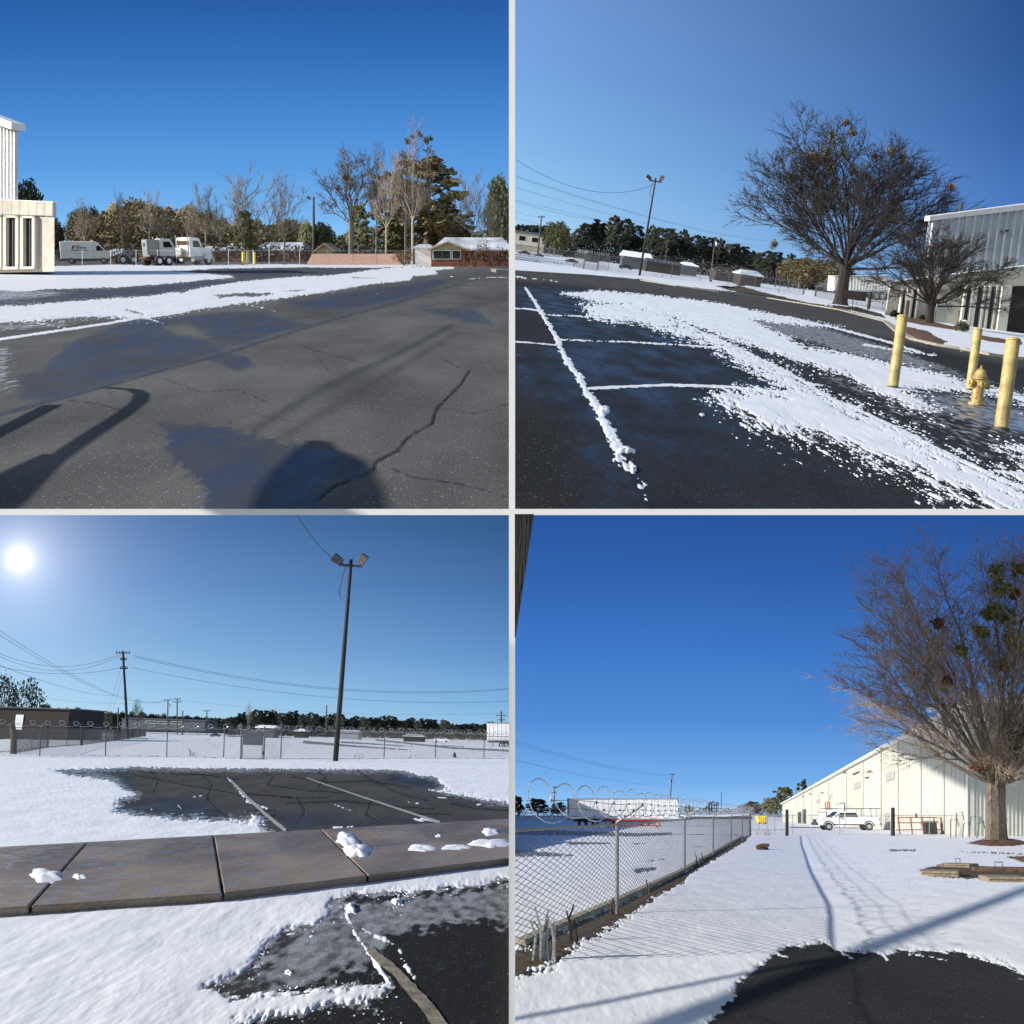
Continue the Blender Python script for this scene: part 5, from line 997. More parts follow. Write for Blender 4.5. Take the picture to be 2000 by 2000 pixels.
def tractor(p, px, py, yaw, label, sleeper, sc=1.12):
    t = thing('lorry_tractor', label, 'lorry', G(p, px, py), yaw, p=p, sc=sc, pitch=True)
    m = MB(); m.box((-2.6,0,.85), (6.2,.9,.22)); m.box((-4.6,0,.75), (1.6,.9,.3)); m.build('chassis', M['rust'], t, bevel=.02)
    m = MB(); m.prism([(.2,.9),(.2,2.95),(.35,3.08),(1.7,3.02),(2.1,2.1),(2.1,.9)], -1.05, 1.05); m.build('cab', M['white_paint'], t, bevel=.08)
    m = MB(); m.prism([(2.1,.8),(2.1,2.05),(3.6,1.85),(3.8,1.6),(3.8,.8)], -.75, .75); m.build('bonnet', M['white_paint'], t, bevel=.08)
    m = MB(); m.box((.19,0,2.45), (.03,1.3,.48)); m.build('rear_window', M['glass'], t)
    for y in (-.82, .82): m = MB(); m.box((.19,y,2.45), (.03,.22,.48)); m.build('quarter_window', M['glass'], t)
    for y in (-1.062, 1.062): m = MB(); m.prism([(.7,2.0),(.7,2.7),(1.5,2.7),(1.85,2.0)], y-.01, y+.01); m.build('side_window', M['glass'], t)
    if sleeper:
        m = MB(); m.box((-.62,0,1.95), (1.5,2.1,2.0)); m.build('sleeper', M['galv'], t, bevel=.06); m = MB(); m.box((-1.385,0,2.3), (.02,.8,.45)); m.build('sleeper_window', M['glass'], t)
    else:
        m = MB(); m.box((-.1,.35,1.5), (.35,.9,.8)); m.build('grey_box', M['galv'], t, bevel=.03)
    for y in (-.95, .95):
        m = MB(); m.cyl((0.05,y,1.0), (0.05,y,3.3), .07, 8); m.build('exhaust_stack', M['chrome'], t); m = MB(); m.cyl((.6,y,.7), (1.9,y,.7), .3, 12); m.build('fuel_tank', M['chrome'], t)
        m = MB(); m.prism([(2.3,.7),(2.4,1.15),(2.9,1.3),(3.4,1.15),(3.5,.7)], y-.2, y+.2); m.build('mudguard', M['white_paint'], t)
    for x in (-4.4, -3.1, 2.9):
        for y in (-.95, .95): wheel(t, x, y, .52, .34 if x > 0 else .55, 'white_metal')
    m = MB(); m.prism([(-5.2,.98),(-5.1,1.16),(-4.2,1.16),(-4.1,.98)], -.5, .5); m.build('hitch_plate', M['galv_dark'], t)
tractor(1, 306, 515, R(35), 'white lorry tractor with a grey sleeper cab behind the fence', True)
tractor(1, 358, 518, R(60), 'white lorry tractor seen from behind with three rear windows', False)
def flat_chassis(p, px, py, label, L, yaw, m='rust'):
    t = thing('flatbed_trailer', label, 'trailer', G(p, px, py), yaw, p=p, pitch=True); q = MB(); q.box((0,-.5,1.0), (L,.12,.2)).box((0,.5,1.0), (L,.12,.2))
    q.build('frame_rail', M[m], t)
    for i in range(7): q = MB(); q.box((-L/2+L*(i+.5)/7,0,1.0), (.1,1.6,.12)); q.build('cross_member', M[m], t)
    for x in (-L*.35, -L*.2, L*.4):
        for y in (-.9, .9): wheel(t, x, y, .48, .4, 'white_metal')
flat_chassis(1, 262, 514, 'rusty bare trailer chassis between the van and the lorries', 6.5, R(8))
def box_trailer(p, x0, x1, y, ztop, zbot, label, mname='white_metal', depth=2.6, yaw=0, green=False, wheels=(), tone=None, ribs=18):
    a, b = V(x0, zbot, y), V(x1, zbot, y); k = PAN[p]['k']; t = thing('box_trailer', label, 'trailer', a, math.atan2(b.z-a.z, 1e9), p=None, sc=1)
    t.matrix_world = Matrix.Translation(a)@Matrix.Rotation(-math.atan2(b.z-a.z, b.x-a.x), 4, 'Y')@Matrix.Rotation(math.atan(PAN[p]['b']), 4, 'X')@Matrix.Rotation(yaw, 4, 'Z')@Matrix.Scale(k, 4)
    L = (b-a).length/k/math.cos(yaw); H = (W(ztop)-W(zbot))*y/k; m = MB(); m.box((L/2, depth/2, H/2), (L, depth, H)); m.build('body', M[mname], t, bevel=.04)
    for i in range(ribs): m = MB(); m.box((L*(i+.5)/ribs, -.012, H/2), (.05,.03,H-.2)); m.build('side_rib', M[mname], t)
    m = MB(); m.box((L/2,-.03,.06), (L,.08,.16)); m.box((L/2,-.03,H-.05), (L,.08,.12)); m.build('side_rail', M['galv'], t)
    if green:
        for x in (L+.02, -.02): m = MB(); m.box((x, depth/2, H/2), (.06, depth+.06, H+.06)); m.build('end_frame', M['green'], t)
    m = MB(); m.box((L*.5,depth/2,-.15), (L*.9,1.0,.2)); m.build('chassis', M['darksteel'], t)
    gz = -1.15
    for x in wheels:
        for yy in (.3, depth-.3):
            mm = MB(); mm.tube([(L*x,yy-.25,gz+.5),(L*x,yy+.25,gz+.5)], [.5,.5], 16); o = mm.build('wheel', M['blackrubber'], t); mm = MB(); mm.tube([(L*x,yy-.27,gz+.5),(L*x,yy-.24,gz+.5)], [.25,.3], 12); mm.build('rim', M['galv'], o)
    for x in ((.78,) if wheels and wheels[0] < .5 else (.22,)):
        mm = MB(); mm.cyl((L*x,.4,0), (L*x,.4,gz+.05), .07, 6).cyl((L*x,depth-.4,0), (L*x,depth-.4,gz+.05), .07, 6); mm.build('landing_leg', M['galv'], t)
    return t, L, H
box_trailer(4, 1111, 1326, 143, 1561, 1601, 'long white box trailer with green end frames behind the coiled wire', green=True, wheels=(.14,.19,.24,.70))
box_trailer(2, 1627, 1736, 132, 540, 569, 'white box trailer standing between the big bare tree and the office, top right picture', wheels=(.8,.9))
box_trailer(3, 951, 999, 461, 1412, 1447, 'white box trailer cut off by the right edge, bottom left picture', wheels=(.62,.8), ribs=6)
def red_frame(p, px, py, L, label, yaw=0):
    t = thing('red_trailer', label, 'trailer', G(p, px, py), yaw, p=p, pitch=True); n = int(L/.55)
    m = MB(); m.box((0,0,.95), (L,.12,.14)).box((0,0,.25), (L,.12,.12)).box((0,1.2,.95), (L,.12,.14)); m.build('long_rail', M['red'], t)
    for i in range(n): m = MB(); m.box((-L/2+L*(i+.5)/n,0,.6), (.10,.08,.7)); m.box((-L/2+L*(i+.5)/n,.6,.95), (.08,1.1,.1)); m.build('upright', M['red'], t)
    for x in (-L*.42, L*.42): m = MB(); m.box((x,0,.15), (.25,.3,.3)); m.build('foot', M['red'], t)
red_frame(4, 1236, 1617, 7.4, 'bright red low trailer bed under the right half of the white trailer')
red_frame(2, 1713, 592, 2.6, 'low red trailer bed beside the white trailer, top right picture')
flat_chassis(4, 1168, 1616, 'dark blue trailer chassis under the left half of the white trailer', 6, 0, 'blue_dark')
def pickup(p, px, py, yaw=0):
    t = thing('pickup_truck', 'white crew cab pickup truck with a ladder rack in front of the warehouse', 'pickup', G(p, px, py), yaw, p=p, pitch=True)
    prof = [(-3.35,.55),(-3.4,1.0),(-3.25,1.22),(-1.75,1.35),(-1.0,1.95),(-.75,2.0),(1.0,2.0),(1.35,1.45),(3.35,1.42),(3.4,.6)]
    m = MB(); m.prism(prof, -.98, .98); m.build('body', M['white_paint'], t, bevel=.07)
    m = MB(); m.box((2.3,0,1.40), (1.9,1.6,.12)); m.build('bed', M['darksteel'], t)
    for nm, pr in (('front_window', [(-1.50,1.42),(-.98,1.84),(-.45,1.86),(-.45,1.42)]), ('rear_window', [(-.33,1.42),(-.33,1.86),(.85,1.86),(1.05,1.42)])):
        m = MB(); m.prism(pr, -1.0, -.975); m.build(nm, M['glass'], t)
    m = MB(); m.hexa([(-1.80,-.8,1.40),(-1.80,.8,1.40),(-1.07,.8,1.93),(-1.07,-.8,1.93),(-1.84,-.8,1.43),(-1.84,.8,1.43),(-1.11,.8,1.96),(-1.11,-.8,1.96)]); m.build('windscreen', M['glass'], t)
    m = MB(); m.box((-3.45,0,.72), (.22,1.95,.3)).box((3.45,0,.68), (.16,1.9,.22)); m.build('bumper', M['darksteel'], t, bevel=.03); m = MB(); m.box((-3.42,0,1.02), (.06,1.2,.3)); m.build('grille', M['darksteel'], t)
    for x in (-2.2, 2.15):
        for y in (-.88, .88): wheel(t, x, y, .42, .28)
        m = MB(); m.tube([(x+.56*math.cos(a), -.985, .42+.56*math.sin(a)) for a in [math.pi*i/10 for i in range(11)]], .05, 5); m.build('wheel_arch', M['blackrubber'], t)
    m = MB(); m.box((0,-.99,.62), (3.3,.03,.1)); m.build('sill', M['blackrubber'], t)
    m = MB(); m.box((3.41,-.8,1.15), (.04,.2,.35)); m.build('tail_light', M['red'], t); m = MB(); m.box((-.38,-.995,1.0), (.012,.01,.8)).box((1.15,-.995,1.0), (.012,.01,.85)); m.build('door_seams', M['galv_dark'], t)
    m = MB(); m.box((-.6,-1.0,1.22), (.16,.03,.04)).box((.75,-1.0,1.22), (.16,.03,.04)); m.build('door_handle', M['darksteel'], t); m = MB(); m.box((-1.2,-1.12,1.5), (.14,.2,.22)); m.build('mirror', M['white_paint'], t, bevel=.03)
    for x in (1.5, 3.1):
        for y in (-.85, .85): m = MB(); m.cyl((x,y,1.4), (x,y,2.25), .03, 6); m.build('rack_post', M['darksteel'], t)
    for y in (-.85, .85): m = MB(); m.box((.6,y,2.28), (6.0,.07,.07)); m.build('rack_rail', M['darksteel'], t)
    m = MB()
    for i in range(8): m.box((-2.2+i*.8,0,2.26), (.06,1.7,.05))
    m.build('rack_bars', M['darksteel'], t)
pickup(4, 1654, 1622)
def small_car(p, px, y, wpx, label, paint='cardark', yaw=0, py=None):
    b = P(p, px, y) if py is None else V(px, py, y); k = PAN[p]['k']; s = wpx/F*y/4.4/k; t = thing('parked_car', label, 'car', b, yaw, p=p, sc=s, pitch=True)
    m = MB(); m.prism([(-2.2,.35),(-2.25,.8),(-1.9,.95),(-1.2,1.02),(-.6,1.45),(.7,1.48),(1.5,1.05),(2.15,.95),(2.25,.6),(2.2,.35)], -.85, .85); m.build('body', M[paint], t, bevel=.08)
    m = MB(); m.prism([(-1.05,1.04),(-.55,1.40),(.65,1.42),(1.25,1.06)], -.87, .87); m.build('windows', M['glass'], t)
    for x in (-1.4, 1.4):
        for yy in (-.78, .78): wheel(t, x, yy, .32, .2)
for a in [(2,1024,190,24,'dark car parked at the left edge below the low grey building'), (2,1052,188,20,'dark car beside the far left utility pole'), (2,1116,160,26,'dark car parked behind the field fence left of the gate'), (2,1222,180,28,'dark car under the white roofed canopy'),
          (3,420,700,20,'small dark car far behind the snowy lot'), (3,505,640,20,'white car beside the white canopy', 'white_paint'), (3,238,700,14,'dark car in front of the long white building'), (3,1008-780,760,16,'second dark car in front of the long white building'), (3,452,900,16,'dark car by the lone tree'), (3,862,620,30,'low white car covered with snow near the far fence', 'white_paint')]:
    small_car(*a[:5], *(a[5:6] if len(a) > 5 else ()))
# ================================================================== houses and sheds far off
def house(p, x0, x1, y, base, eave, ridge, label, wall='tan', roof='roof_snow', hip=.18, depth=8, windows=(), name='house', door=None, gable=False, over=.3):
    a, b = V(x0, base, y), V(x1, base+0, y); k = PAN[p]['k']; t = thing(name, label, 'house' if name == 'house' else 'building', a, sc=1)
    if PAN[p]['lean']:
        b = V(x1, base+(x1-x0)*PAN[p]['lean'], y)
    t.matrix_world = Matrix.Translation(a)@Matrix.Rotation(-math.atan2(b.z-a.z, b.x-a.x), 4, 'Y')@Matrix.Rotation(math.atan(PAN[p]['b']*1.02), 4, 'X')@Matrix.Scale(k, 4)
    L = (b-a).length/k; he = (base-eave)/F*y/k; hr = (base-ridge)/F*y/k; m = MB(); m.box((L/2,depth/2,he/2-1), (L,depth,he+2)); m.build('wall', M[wall], t)
    e = over; m = MB()
    if gable:
        m.prism([(-e,he),(L+e,he),(L/2,hr)], .05, depth+.3); m.build('gable', M[gable if gable in M else wall], t); m = MB(); m.hexa([(-e-.1,-.3,he-.05),(L/2,-.3,hr),(L/2,depth,hr),(-e-.1,depth,he-.05),(-e-.1,-.3,he+.12),(L/2,-.3,hr+.2),(L/2,depth,hr+.2),(-e-.1,depth,he+.12)]); m.hexa([(L/2+.01,-.3,hr),(L+e+.1,-.3,he-.05),(L+e+.1,depth,he-.05),(L/2+.01,depth,hr),(L/2+.01,-.3,hr+.2),(L+e+.1,-.3,he+.12),(L+e+.1,depth,he+.12),(L/2+.01,depth,hr+.2)]); m.build('roof', M[roof], t)
    else:
        h = L*hip; m.add([(-e,-e,he),(L+e,-e,he),(L+e,depth+e,he),(-e,depth+e,he),(h,depth/2,hr),(L-h,depth/2,hr),(-e,-e,he-.15),(L+e,-e,he-.15),(L+e,depth+e,he-.15),(-e,depth+e,he-.15)], [(0,1,5,4),(1,2,5),(2,3,4,5),(3,0,4),(6,7,1,0),(7,8,2,1),(8,9,3,2),(9,6,0,3),(9,8,7,6)]); m.build('roof', M[roof], t)
    for (f, w, z0, z1) in windows:
        m = MB(); m.box((L*f,-.03,he*(z0+z1)/2), (w+.2,.06,he*(z1-z0)+.2)); o = m.build('window', M['white_metal'], t); m = MB(); m.box((L*f,-.07,he*(z0+z1)/2), (w,.04,he*(z1-z0))); m.build('pane', M['glass'], o)
    if door: m = MB(); m.box((L*door[0],-.04,he*door[2]/2), (door[1],.06,he*door[2])); m.build('door', M['white_metal'], t)
    return t
house(1, 846, 999, 124, 514, 488, 465, 'long brick house with snow on its grey roof behind the fence', 'brick', depth=9, hip=.12, windows=((.14,1.1,.35,.95),(.24,1.0,.35,.95),(.35,.9,.35,.95),(.62,1.4,.4,.95),(.9,1.2,.4,.95)))
house(1, 842, 908, 121.5, 514, 489.5, 475, 'cream gabled brick porch on the front of the brick house', 'brick', 'tan', depth=1.4, gable='tan', name='porch', windows=((.2,1.0,.35,.95),(.45,.9,.35,.95),(.75,.9,.35,.95)))
house(1, 811, 843, 126, 515, 484, 478, 'small white shed left of the brick house', 'white_metal', 'roof_snow', depth=4)
house(1, 432, 492, 170, 505, 488, 475, 'house with pale blue snowy hip roof below the wide bare tree', 'brick', hip=.2, depth=9)
house(1, 500, 592, 175, 505, 488, 474, 'low long house with dark roof flecked with snow', 'brick', hip=.1, depth=9)
house(1, 618, 650, 150, 502, 492, 478, 'small cream gabled house right of the wooden lamp pole', 'tan', 'tan', depth=6, gable=True)
house(1, 202, 236, 170, 508, 496, 487, 'small low house with snowy roof right of the van', 'tan', hip=.2, depth=7)
house(1, 388, 420, 170, 508, 490, 482, 'low pale roofed house right of the white lorry cab', 'pink', 'roof_snow', hip=.2, depth=7)
house(1, 600, 600.1, 170, 505, 500, 499, 'tiny roof', 'tan') if False else None
house(2, 1215, 1271, 210, 509, 498, 489, 'white roofed open canopy building left behind the light pole', 'greyboard', 'gutter_white', hip=.02, depth=6, windows=(), name='canopy')
house(2, 1000, 1062, 320, 474, 452, 449, 'low grey building at the left edge of the top right picture', 'precast', 'greyboard', hip=.02, depth=20, windows=((.3,2,.3,.7),(.7,2,.3,.7)), name='building')
house(2, 1448, 1488, 190, 538, 534, 526, 'house with snowy blue roof in front of the far wood', 'brickdark', hip=.1, depth=8)
house(2, 1332, 1362, 230, 522, 516, 511, 'small white roofed house behind the field fence', 'greyboard', 'gutter_white', hip=.25, depth=8)
house(2, 1398, 1440, 210, 534, 528, 520, 'dark low house with a snow edged roof', 'brickdark', 'brickdark', hip=.2, depth=8)
house(2, 1262, 1330, 200, 520, 508, 504, 'long dark shed right of the light pole', 'brickdark', 'greyboard', hip=.02, depth=8, name='shed')
house(3, -60, 131, 400, 1422, 1379, 1378, 'long low brick building at the left edge of the bottom left picture', 'brickdark', 'greyboard', hip=.01, depth=12, windows=(), door=(.50,1.0,.66), name='brick_building')
house(3, 238, 400, 900, 1411, 1403, 1401, 'long low building with a white front, far left of the bottom left picture', 'greyboard', 'greyboard', hip=.01, depth=14, windows=((.35,3,.1,.5),(.5,3,.1,.5),(.65,3,.1,.5)), name='building')
house(3, 500, 534, 700, 1428, 1420, 1416, 'white roofed open canopy behind the gate board', 'greyboard', 'gutter_white', hip=.02, depth=6, name='canopy')
house(3, 575, 595, 760, 1431, 1427, 1423, 'small snowy hip roof left of the tall light pole', 'brickdark', 'gutter_white', hip=.3, depth=6)
house(3, 788, 826, 620, 1445, 1437, 1433, 'dark low house with snow on its roof near the far fence', 'brickdark', 'roof_snow', hip=.1, depth=6)
house(3, 655, 700, 700, 1435, 1427, 1425, 'pale low shed right of the tall light pole', 'galv', 'roof_snow', hip=.05, depth=6, name='shed')
house(4, 1340, 1470, 300, 1603, 1594, 1590, 'long low snow roofed shed behind the right end of the fence', 'greyboard', 'gutter_white', hip=.02, depth=10, name='shed')
# ================================================================== pavement and painted lines of the third terrace
def gz(p, zx, zy, h=0): q = zp(p, [(zx, zy)])[0]; return G(p, q[0], q[1], h)
pave = bpy.data.objects.new('pavement', None); COL.objects.link(pave); tag(pave, kind='structure')
js = [((-220,1274),(-220,1506)), ((330,1246),(113,1486)), ((805,1219),(842,1437)), ((1210,1197),(1387,1371)), ((1931,1156),(1931,1304))]
for i in range(4):
    (a, b), (c, d) = js[i], js[i+1]; Hs = .34
    A, B, Cc, D = [gz(3, *q, Hs) for q in (b, d, c, a)]
    mid = (A+B+Cc+D)/4; q = [mid+(v-mid)*1.0 for v in (A, B, Cc, D)]
    e = (B-A).normalized()*.05; q = [A+e, B-e, Cc-(Cc-D).normalized()*.05, D+(Cc-D).normalized()*.05]
    dn = Vector((0, 0, -.5)); m = MB(); m.hexa([v+dn-mid for v in q]+[v-mid for v in q])
    bm_ = m.build('paving_slab', M['concrete'], pave, bevel=.045, loc=mid)
m = MB(); A, B, Cc, D = gz(3, -220, 1504, .27), gz(3, 1931, 1302, .27), gz(3, 1931, 1157, .27), gz(3, -220, 1276, .27)
dn = Vector((0, 0, -.4)); m.hexa([v+dn for v in (A, B, Cc, D)]+[A, B, Cc, D]); o = m.build('slab_joints', M['dirt'], pave)
def line_strip(p, name, pts, w0, w1, mname, h=.008, n=24):
    """worn painted line: thin sheet on the ground, ragged edges"""
    rng = random.Random(len(pts)+int(pts[0][0])); pts = zp(p, pts); P_ = []
    for i in range(n+1):
        f = i/n*(len(pts)-1); j = min(len(pts)-2, int(f)); g = f-j; P_.append((pts[j][0]+(pts[j+1][0]-pts[j][0])*g, pts[j][1]+(pts[j+1][1]-pts[j][1])*g))
    m = MB(); vs = []
    for i, (x, y) in enumerate(P_):
        a, b = P_[max(0, i-1)], P_[min(n, i+1)]; d = math.hypot(b[0]-a[0], b[1]-a[1]); nx, ny = (b[1]-a[1])/d, -(b[0]-a[0])/d; w = (w0+(w1-w0)*i/n)/Z/2
        for sg in (-1, 1): ww = w*rng.uniform(.8, 1.1)*sg; vs.append(G(p, x+nx*ww, y+ny*ww)+Vector((0, 0, h*PAN[p]['k'])))
    m.add(vs, [(2*i, 2*i+1, 2*i+3, 2*i+2) for i in range(n)]); o = m.build(name, M[mname]); tag(o, kind='structure'); return o
line_strip(3, 'painted_line', [(866,1008),(930,1075),(1000,1140),(1078,1204)], 7, 15, 'paint_line')
line_strip(3, 'painted_line', [(1155,1003),(1350,1070),(1500,1120),(1660,1172)], 3.5, 9, 'paint_line')
line_strip(3, 'painted_line', [(1390,1650),(1500,1745),(1600,1860),(1700,1990)], 28, 62, 'paint_worn', h=.01)
# kerbs
def kerb(p, pts, h, w, name='kerb', m='kerb', side=1):
    P0 = [gz(p, *q) for q in pts]; mb = MB(); k = PAN[p]['k']
    for a, b in zip(P0, P0[1:]):
        d = (b-a); nn = Vector((-d.y, d.x, 0)).normalized()*w*k*side; nn.z = PAN[p]['b']*nn.y+PAN[p]['a']*nn.x; u = Vector((0,0,h*k)); dn = Vector((0,0,-.1*k))
        mb.hexa([a+dn, b+dn, b+nn+dn, a+nn+dn, a+u, b+u, b+nn+u, a+nn+u])
    o = mb.build(name, M[m]); tag(o, kind='structure')
kerb(2, [(-60,1022),(300,1042),(480,1058),(620,1080),(780,1102),(960,1125),(1100,1148),(1230,1170),(1400,1214),(1440,1250),(1500,1282),(1600,1305),(1690,1319),(1800,1341),(1932,1358),(2100,1376)], .10, .35)
kerb(4, [(50,1636),(250,1545),(400,1478),(640,1364),(870,1228)], .09, .16, 'concrete_edging', 'kerb')
# mulch bed in front of the office
def bed(p, pts, h, mname, label=None, seed=1):
    pts = zp(p, pts); cx = sum(q[0] for q in pts)/len(pts); cy = sum(q[1] for q in pts)/len(pts); m = MB(); rng = random.Random(seed); k = PAN[p]['k']; n = len(pts)
    P2 = []
    for i in range(n):
        a, b = pts[i], pts[(i+1) % n]
        for j in range(5): P2.append((a[0]+(b[0]-a[0])*j/5, a[1]+(b[1]-a[1])*j/5))
    vs = [G(p, cx, cy)+UP(p)*h*k]; N = len(P2)
    for r, hh in ((.4, .9), (.75, .7), (1, 0)):
        for x, y in P2: f = r*rng.uniform(.95, 1.04); vs.append(G(p, cx+(x-cx)*f, cy+(y-cy)*f)+UP(p)*h*k*hh*rng.uniform(.7, 1.2)+Vector((0,0,-.01)))
    fs = [(0, 1+i, 1+(i+1) % N) for i in range(N)]
    for r in range(2): fs += [(1+r*N+i, 1+(r+1)*N+i, 1+(r+1)*N+(i+1) % N, 1+r*N+(i+1) % N) for i in range(N)]
    m.add(vs, fs); o = m.build('mulch_bed' if mname == 'mulch' else 'dirt_patch', M[mname], smooth=True); tag(o, kind='structure')
bed(2, [(1430,1228),(1500,1232),(1560,1250),(1640,1290),(1625,1300),(1540,1288),(1470,1262)], .12, 'mulch', seed=2)
bed(2, [(1440,1188),(1560,1205),(1700,1240),(1690,1250),(1540,1226),(1440,1205)], .10, 'mulch', seed=3)
bed(2, [(1740,1262),(1860,1280),(1932,1292),(1932,1305),(1800,1290),(1740,1275)], .10, 'mulch', seed=4)
bed(4, [(1725,1252),(1780,1236),(1840,1234),(1900,1238),(1960,1250),(1890,1262),(1790,1262)], .22, 'mulch', seed=5)
bed(4, [(1880,1306),(1960,1298),(2040,1296),(2040,1330),(1930,1322)], .12, 'mulch', seed=6)
# ================================================================== snow lumps
def lump(p, zx, zy, zw, zh, h, label, seed=0, base=0):
    rng = random.Random(seed); m = MB(); nr, na = 7, 26; vs = []; x0, y0 = zp(p, [(zx, zy)])[0]; k = PAN[p]['k']; c = G(p, x0, y0, base)
    ph = [rng.uniform(0, 6.28) for _ in range(6)]
    for r in range(nr+1):
        for a in range(na):
            t = 2*math.pi*a/na; f = r/nr; rad = f*(1+.16*math.sin(2*t+ph[0])+.12*math.sin(5*t+ph[1])+.07*math.sin(9*t+ph[2]))
            g = G(p, x0+zw/Z/2*rad*math.cos(t), y0+zh/Z/2*rad*math.sin(t), base); z = h*k*(1-f**3)*(.75+.25*math.sin(3*t+ph[3])*f+.30*float(fbm(np.array(3*f*math.cos(t)+seed*7.), np.array(3*f*math.sin(t)+seed*3.), 3, seed)))
            vs.append(g-c+Vector((0, 0, z-.01*k)))
    m.add(vs, [(r*na+a, r*na+(a+1) % na, (r+1)*na+(a+1) % na, (r+1)*na+a) for r in range(nr) for a in range(na)])
    o = m.build('snow_lump', SNOWL, loc=c, smooth=True); tag(o, label, 'snow lump')
SNOWL = snow_material('snow_lump', 1, 1, 1.0)
for i, (x, y, w, h, hh, lab) in enumerate([(172,1372,150,52,.05,'grey icy snow lump on the leftmost pavement joint'), (300,1376,60,28,.03,'small snow lump right of the leftmost pavement joint'), (1310,1238,90,60,.07,'upper lump of the big snow pile on the pavement'), (1350,1278,95,60,.08,'lower lump of the big snow pile on the pavement'), (1592,1268,105,34,.05,'flat oval snow lump in the middle of the right pavement slab'), (1655,1222,32,14,.03,'tiny snow lump behind the oval one'), (1850,1207,80,28,.05,'snow lump near the back edge of the right slab'), (1720,1265,110,26,.04,'left end of the long snow streak on the pavement'), (1850,1250,150,40,.06,'right end of the long snow streak on the pavement')]):
    lump(3, x, y, w, h, hh, lab, i, base=.34)
for i, (x, y, w, h, hh, lab) in enumerate([(1322,1498,46,34,.06,'round snow ball on the grey ice'), (1498,1472,40,30,.06,'second round snow ball on the grey ice, farther right'), (1090,1738,40,24,.03,'small lump of snow frozen in the ice'), (958,1178,50,40,.04,'pointed snow heap at the edge of the black asphalt')]):
    lump(3, x, y, w, h, hh, lab, 20+i)
for i, (x, y, w, h, hh, lab) in enumerate([(458,1770,26,34,.05,'small round snow ball at the lower end of the snow line'), (430,1700,70,24,.05,'flat snow cake at the lower end of the snow line'), (345,1550,60,40,.05,'snow cake in the middle of the long snow line'), (718,1565,24,14,.03,'tiny snow ball below the granular snow edge')]):
    lump(2, x, y, w, h, hh, lab, 40+i)
# ================================================================== bollards and hydrant
def bollard(p, zx, zy, ztop, zr, label, m='yellow', group=None):
    b = gz(p, zx, zy); k = PAN[p]['k']; y = b.y; H = (zy-ztop)/Z/F*y*1.0; r = zr/Z/F*y; t = thing('bollard', label, 'bollard', b, p=p, group=group)
    mb = MB(); mb.tube([(0,0,-.1),(0,0,H*.5),(0,0,H)], [r,r,r], 24); mb.build('post', M[m], t, smooth=False, bevel=.01)
    mb = MB(); mb.lathe([(r*.99,H),(r*1.07,H+.005),(r*1.07,H+.03),(r*.8,H+.05),(r*.3,H+.06)], 24); mb.build('cap', M[m], t)
    mb = MB(); mb.lathe([(r*1.25,-.02),(r*1.2,.012),(r*1.0,.02)], 24); mb.build('base_ring', M['darksteel'], t)
bollard(2, 1437, 1462, 1196, 19.5, 'tall faded yellow bollard standing alone on the left')
bollard(2, 1727, 1472, 1246, 16, 'faded yellow bollard right behind the fire hydrant')
bollard(2, 1845, 1618, 1284, 25, 'nearest yellow bollard at the right edge, in front of the hydrant')
for px, lab in [(475,'bright yellow bollard on the left behind the far fence'), (497,'bright yellow bollard on the right behind the far fence')]:
    bollard(1, px*Z, 517.5*Z, 493*Z, 5.6 if px == 475 else 4, lab, 'yellow_bright')
hb = gz(2, 1752, 1527); y = hb.y; s = (1527-1385)/Z/F*y/.80
ht = thing('fire_hydrant', 'yellow fire hydrant between the two right bollards', 'hydrant', hb, R(12), p=2, sc=s)
mb = MB(); mb.lathe([(.17,-.03),(.17,.03),(.13,.035),(.13,.06),(.115,.07),(.112,.50),(.118,.51),(.15,.53),(.15,.56),(.118,.57)], 20); mb.build('barrel', M['hydrant'], ht)
mb = MB(); mb.lathe([(.150,.571),(.150,.60),(.125,.62),(.118,.67),(.095,.73),(.05,.765),(.03,.77)], 20); mb.build('bonnet', M['hydrant'], ht)
mb = MB(); mb.lathe([(.03,.771),(.03,.79),(.022,.80),(.022,.84)], 5); mb.build('operating_nut', M['hydrant'], ht)
for sg in (-1, 1):
    mb = MB(); mb.tube([(sg*.10,0,.44),(sg*.17,0,.44)], .055, 14).tube([(sg*.17,0,.44),(sg*.215,0,.44)], .075, 14).tube([(sg*.215,0,.44),(sg*.245,0,.44)], .03, 5); mb.build('side_nozzle', M['hydrant'], ht)
mb = MB(); mb.tube([(0,-.10,.42),(0,-.17,.42)], .07, 14).tube([(0,-.17,.42),(0,-.20,.42)], .085, 14).tube([(0,-.20,.42),(0,-.23,.42)], .03, 5); mb.build('pumper_nozzle', M['hydrant'], ht)
mb = MB(); mb.tube([(.22+.035*math.sin(a*.9), -.02, .36-.03*a+.0*a) for a in range(6)]+[(.17,-.02,.25),(.12,-.05,.33),(.15,-.05,.42)], .007, 4); mb.build('chain', M['darksteel'], ht)
mb = MB()
for i in range(7): mb.box((-.085, -.078, .12+i*.042), (.045, .004, .016 if i % 3 else .028), rz=R(-48))
mb.build('faded_lettering', M['redrust'], ht)
for i in range(6): mb = MB(); a = i*math.pi/3; mb.tube([(.155*math.cos(a),.155*math.sin(a),.02),(.155*math.cos(a),.155*math.sin(a),.055)], .016, 6); mb.build('flange_bolt', M['hydrant'], ht)
